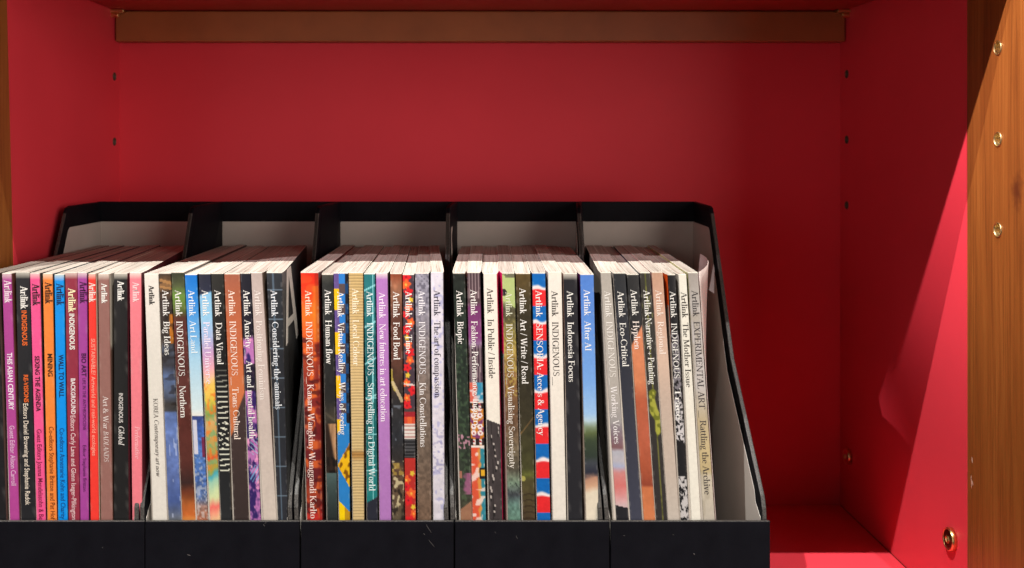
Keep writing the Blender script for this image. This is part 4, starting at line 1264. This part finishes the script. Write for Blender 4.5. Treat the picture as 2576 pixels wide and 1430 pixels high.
    for k, c in (('L', lcol), ('R', rcol)):
        msk = cr == k
        rgb[msk] = c(cy[msk]) if callable(c) else np.asarray(c, float)
    rgb[cr == 'T'] = (232, 226, 210)
    L = np.clip(lin(np.clip(rgb, 3, 250)) / GAIN, 0, .86)
    o = mesh_obj('cover', V, fs, PRINT, root)
    at = o.data.color_attributes.new('print', 'FLOAT_COLOR', 'CORNER')
    at.data.foreach_set('color', np.concatenate([L, np.ones((len(L), 1))], 1).astype(np.float32).ravel())

    # ---- page block
    zt = zof(ytop) - .0001; zb = 0.0050
    inset = .00030
    st = []
    for (d, q) in ((ds + .0007, 0), (ds + .0016, 1), (ds + .0050, 2), (ds + .0140, 3), (ds + .06, 4), (DB2 - .0006, 5)):
        ln = []
        for y in (ytop, ymax):
            a, b, ml, mr = xl(y), xr(y), side(y, -1), side(y, 1)
            if q == 0: p0, p1 = a + .0006, b - .0006
            elif q == 1: p0, p1 = a + .00015, b - .00015
            elif q == 2: p0, p1 = lerp(a, ml, .40) + inset, lerp(b, mr, .40) - inset
            elif q == 3: p0, p1 = lerp(ml, xb0, .04) + inset, lerp(mr, xb1, .04) - inset
            else:
                tt = (d - ds - .0140) / (DB2 - ds - .0140)
                p0 = lerp(lerp(ml, xb0, .04), xb0, tt) + inset; p1 = lerp(lerp(mr, xb1, .04), xb1, tt) - inset
            ln.append((p0, p1))
        st.append((d, ln))
    PV = []; PF = []; UV = []
    for d, ln in st:
        (a, b), (c, e2) = ln
        PV += [(a, d, zt), (b, d, zt), (c, d, zb), (e2, d, zb)]
    w0 = xr(ytop) - xl(ytop); off = rnd.uniform(0, 5)
    for i in range(len(st) - 1):
        p, q = 4 * i, 4 * i + 4
        dv0, dv1 = st[i][0], st[i + 1][0]
        PF.append((p, p + 1, q + 1, q)); UV += [(off, dv0), (off + w0, dv0), (off + w0, dv1), (off, dv1)]
        PF.append((p + 1, p + 3, q + 3, q + 1)); UV += [(off, dv0)] * 4
        PF.append((p + 2, p, q, q + 2)); UV += [(off, dv0)] * 4
    q = 4 * (len(st) - 1)
    PF.append((q, q + 1, q + 3, q + 2)); UV += [(off, 0), (off + w0, 0), (off + w0, .2), (off, .2)]
    PF.append((0, 2, 3, 1)); UV += [(off, 0), (off, .2), (off + w0, .2), (off + w0, 0)]
    po = mesh_obj('page_block', PV, PF, PAGES, root)
    uvl = po.data.uv_layers.new(name='pages')
    uvl.data.foreach_set('uv', np.array(UV, np.float32).ravel())

    # ---- lettering, printed on the spine
    for (s, y0, y1, cap, col, sty, ub) in texts:
        if sty == 's': P, wd = serif_polys(s)
        elif sty == 'sb': P, wd = serif_polys(s, .05, -.05)
        elif sty == 'i':
            P, wd = serif_polys(s)
            P = [[(a + .22 * b, b) for a, b in p] for p in P]; wd += .1
        elif sty == 'n': P, wd = sans_polys(s, .004)
        else: P, wd = sans_polys(s, .022)
        LV = []; LF = []
        mt = ink(tuple(int(c) for c in col))
        k = (y1 - y0) / wd
        for ip, p in enumerate(P):
            b0 = len(LV)
            lift = .00006 + .000004 * (ip % 9)
            for a, b in p:
                y = y0 + a * k
                x = XW(e(tl, bl, y)) + ub * (XW(e(tr, br, y)) - XW(e(tl, bl, y))) + b * cap * DS / F
                LV.append((x, ds - lift, zof(y)))
            LF.append(tuple(range(b0, b0 + len(p))))
        mesh_obj('lettering', LV, LF, mt, o)
    return root, o, dict(xl=xl, xr=xr, side=side, xb1=xb1, ytop=ytop, ds=ds, e=e)


def side_mid(row, mi, s):
    if s < 0: return row[mi][0] if mi == 0 else (row[mi][0] + row[mi - 1][1]) / 2
    return row[mi][1] if mi == len(row) - 1 else (row[mi][1] + row[mi + 1][0]) / 2


BUILT = {}
for bi, row in enumerate(MAGS):
    for mi, rec in enumerate(row):
        BUILT[(bi, mi)] = build_mag(bi, mi, row, rec)

# big letter A on the cover beside the charcoal spine
root, cov, g = BUILT[(1, 9)]
y0 = g['ytop']


def on_cover(d, z):
    y = yof(z)
    m = g['side'](y, 1)
    a = lerp(m, g['xb1'], .04)
    t = (d - g['ds'] - .0140) / (DB2 - g['ds'] - .0140)
    return (lerp(a, g['xb1'], t) + .00012, d, z)


zt = zof(y0)
A_ = [[(.6920, zt - .0006), (.7060, zt - .0006), (.6900, zt - .047), (.6765, zt - .047)],
      [(.7000, zt - .0008), (.7180, zt - .0008), (.7700, zt - .0560), (.7500, zt - .0560)],
      [(.6860, zt - .0320), (.7420, zt - .0355), (.7460, zt - .0405), (.6850, zt - .0370)]]
vs = []; fs = []
for i, p in enumerate(A_):
    b = len(vs)
    for d, z in p:
        v = on_cover(d, z); vs.append((v[0] + .00003 * i, v[1], v[2]))
    fs.append(tuple(range(b, b + 4)))
mesh_obj('cover_letter', vs, fs, ink((236, 232, 222)), cov)

# the loose cover of the rightmost magazine curls away from its pages
root, cov, g = BUILT[(4, 7)]
vs = []; fs = []
nd, nz = 14, 20
for s in (0, 1):
    for i in range(nz + 1):
        y = lerp(g['ytop'] - 1.5, 1500, i / nz)
        z = zof(y)
        opn = max(0, 1 - i / (nz * .62)) ** .8
        for j in range(nd + 1):
            q = j / nd
            d = g['ds'] + .0011 + .108 * q
            curl = .0250 * (1 - (1 - q) ** 1.9) * opn + .0006
            x = g['xr'](y) + curl + s * .00030
            vs.append((x, d, z))
m_ = nd + 1; k_ = (nz + 1) * m_
for i in range(nz):
    for j in range(nd):
        a = i * m_ + j
        fs.append((a, a + 1, a + m_ + 1, a + m_))
        fs.append((k_ + a, k_ + a + m_, k_ + a + m_ + 1, k_ + a + 1))
for j in range(nd): fs.append((j, k_ + j, k_ + j + 1, j + 1))
for i in range(nz): fs.append((i * m_, (i + 1) * m_, k_ + (i + 1) * m_, k_ + i * m_))
mesh_obj('curled_cover', vs, fs, mat_plain('curled_cover_stock', (0.60, 0.50, 0.46), 0.4, 0, 40, .12), root, None, True)

# wood scuffs on the right panel
CHIP = mat_plain('bare_wood_chip', (0.55, 0.36, 0.26), 0.7)
for (sx, sy, h, w) in ((2446, 1158, 15, 3), (2444, 1212, 34, 2.2), (2447, 1216, 12, 3)):
    d = XR * F / (sx - VX)
    vs = []; fs = []; b = 0; c = px(sx, sy, d)
    for k in range(8):
        t = 2 * math.pi * k / 8
        vs.append((XR - .00012, d + math.cos(t) * w * .0003 + math.sin(t) * .0004, c[2] + math.sin(t) * h / 2 * d / F))
    fs.append(tuple(range(b, b + 8)))
    mesh_obj('scuff_mark', vs, fs, CHIP, pr)
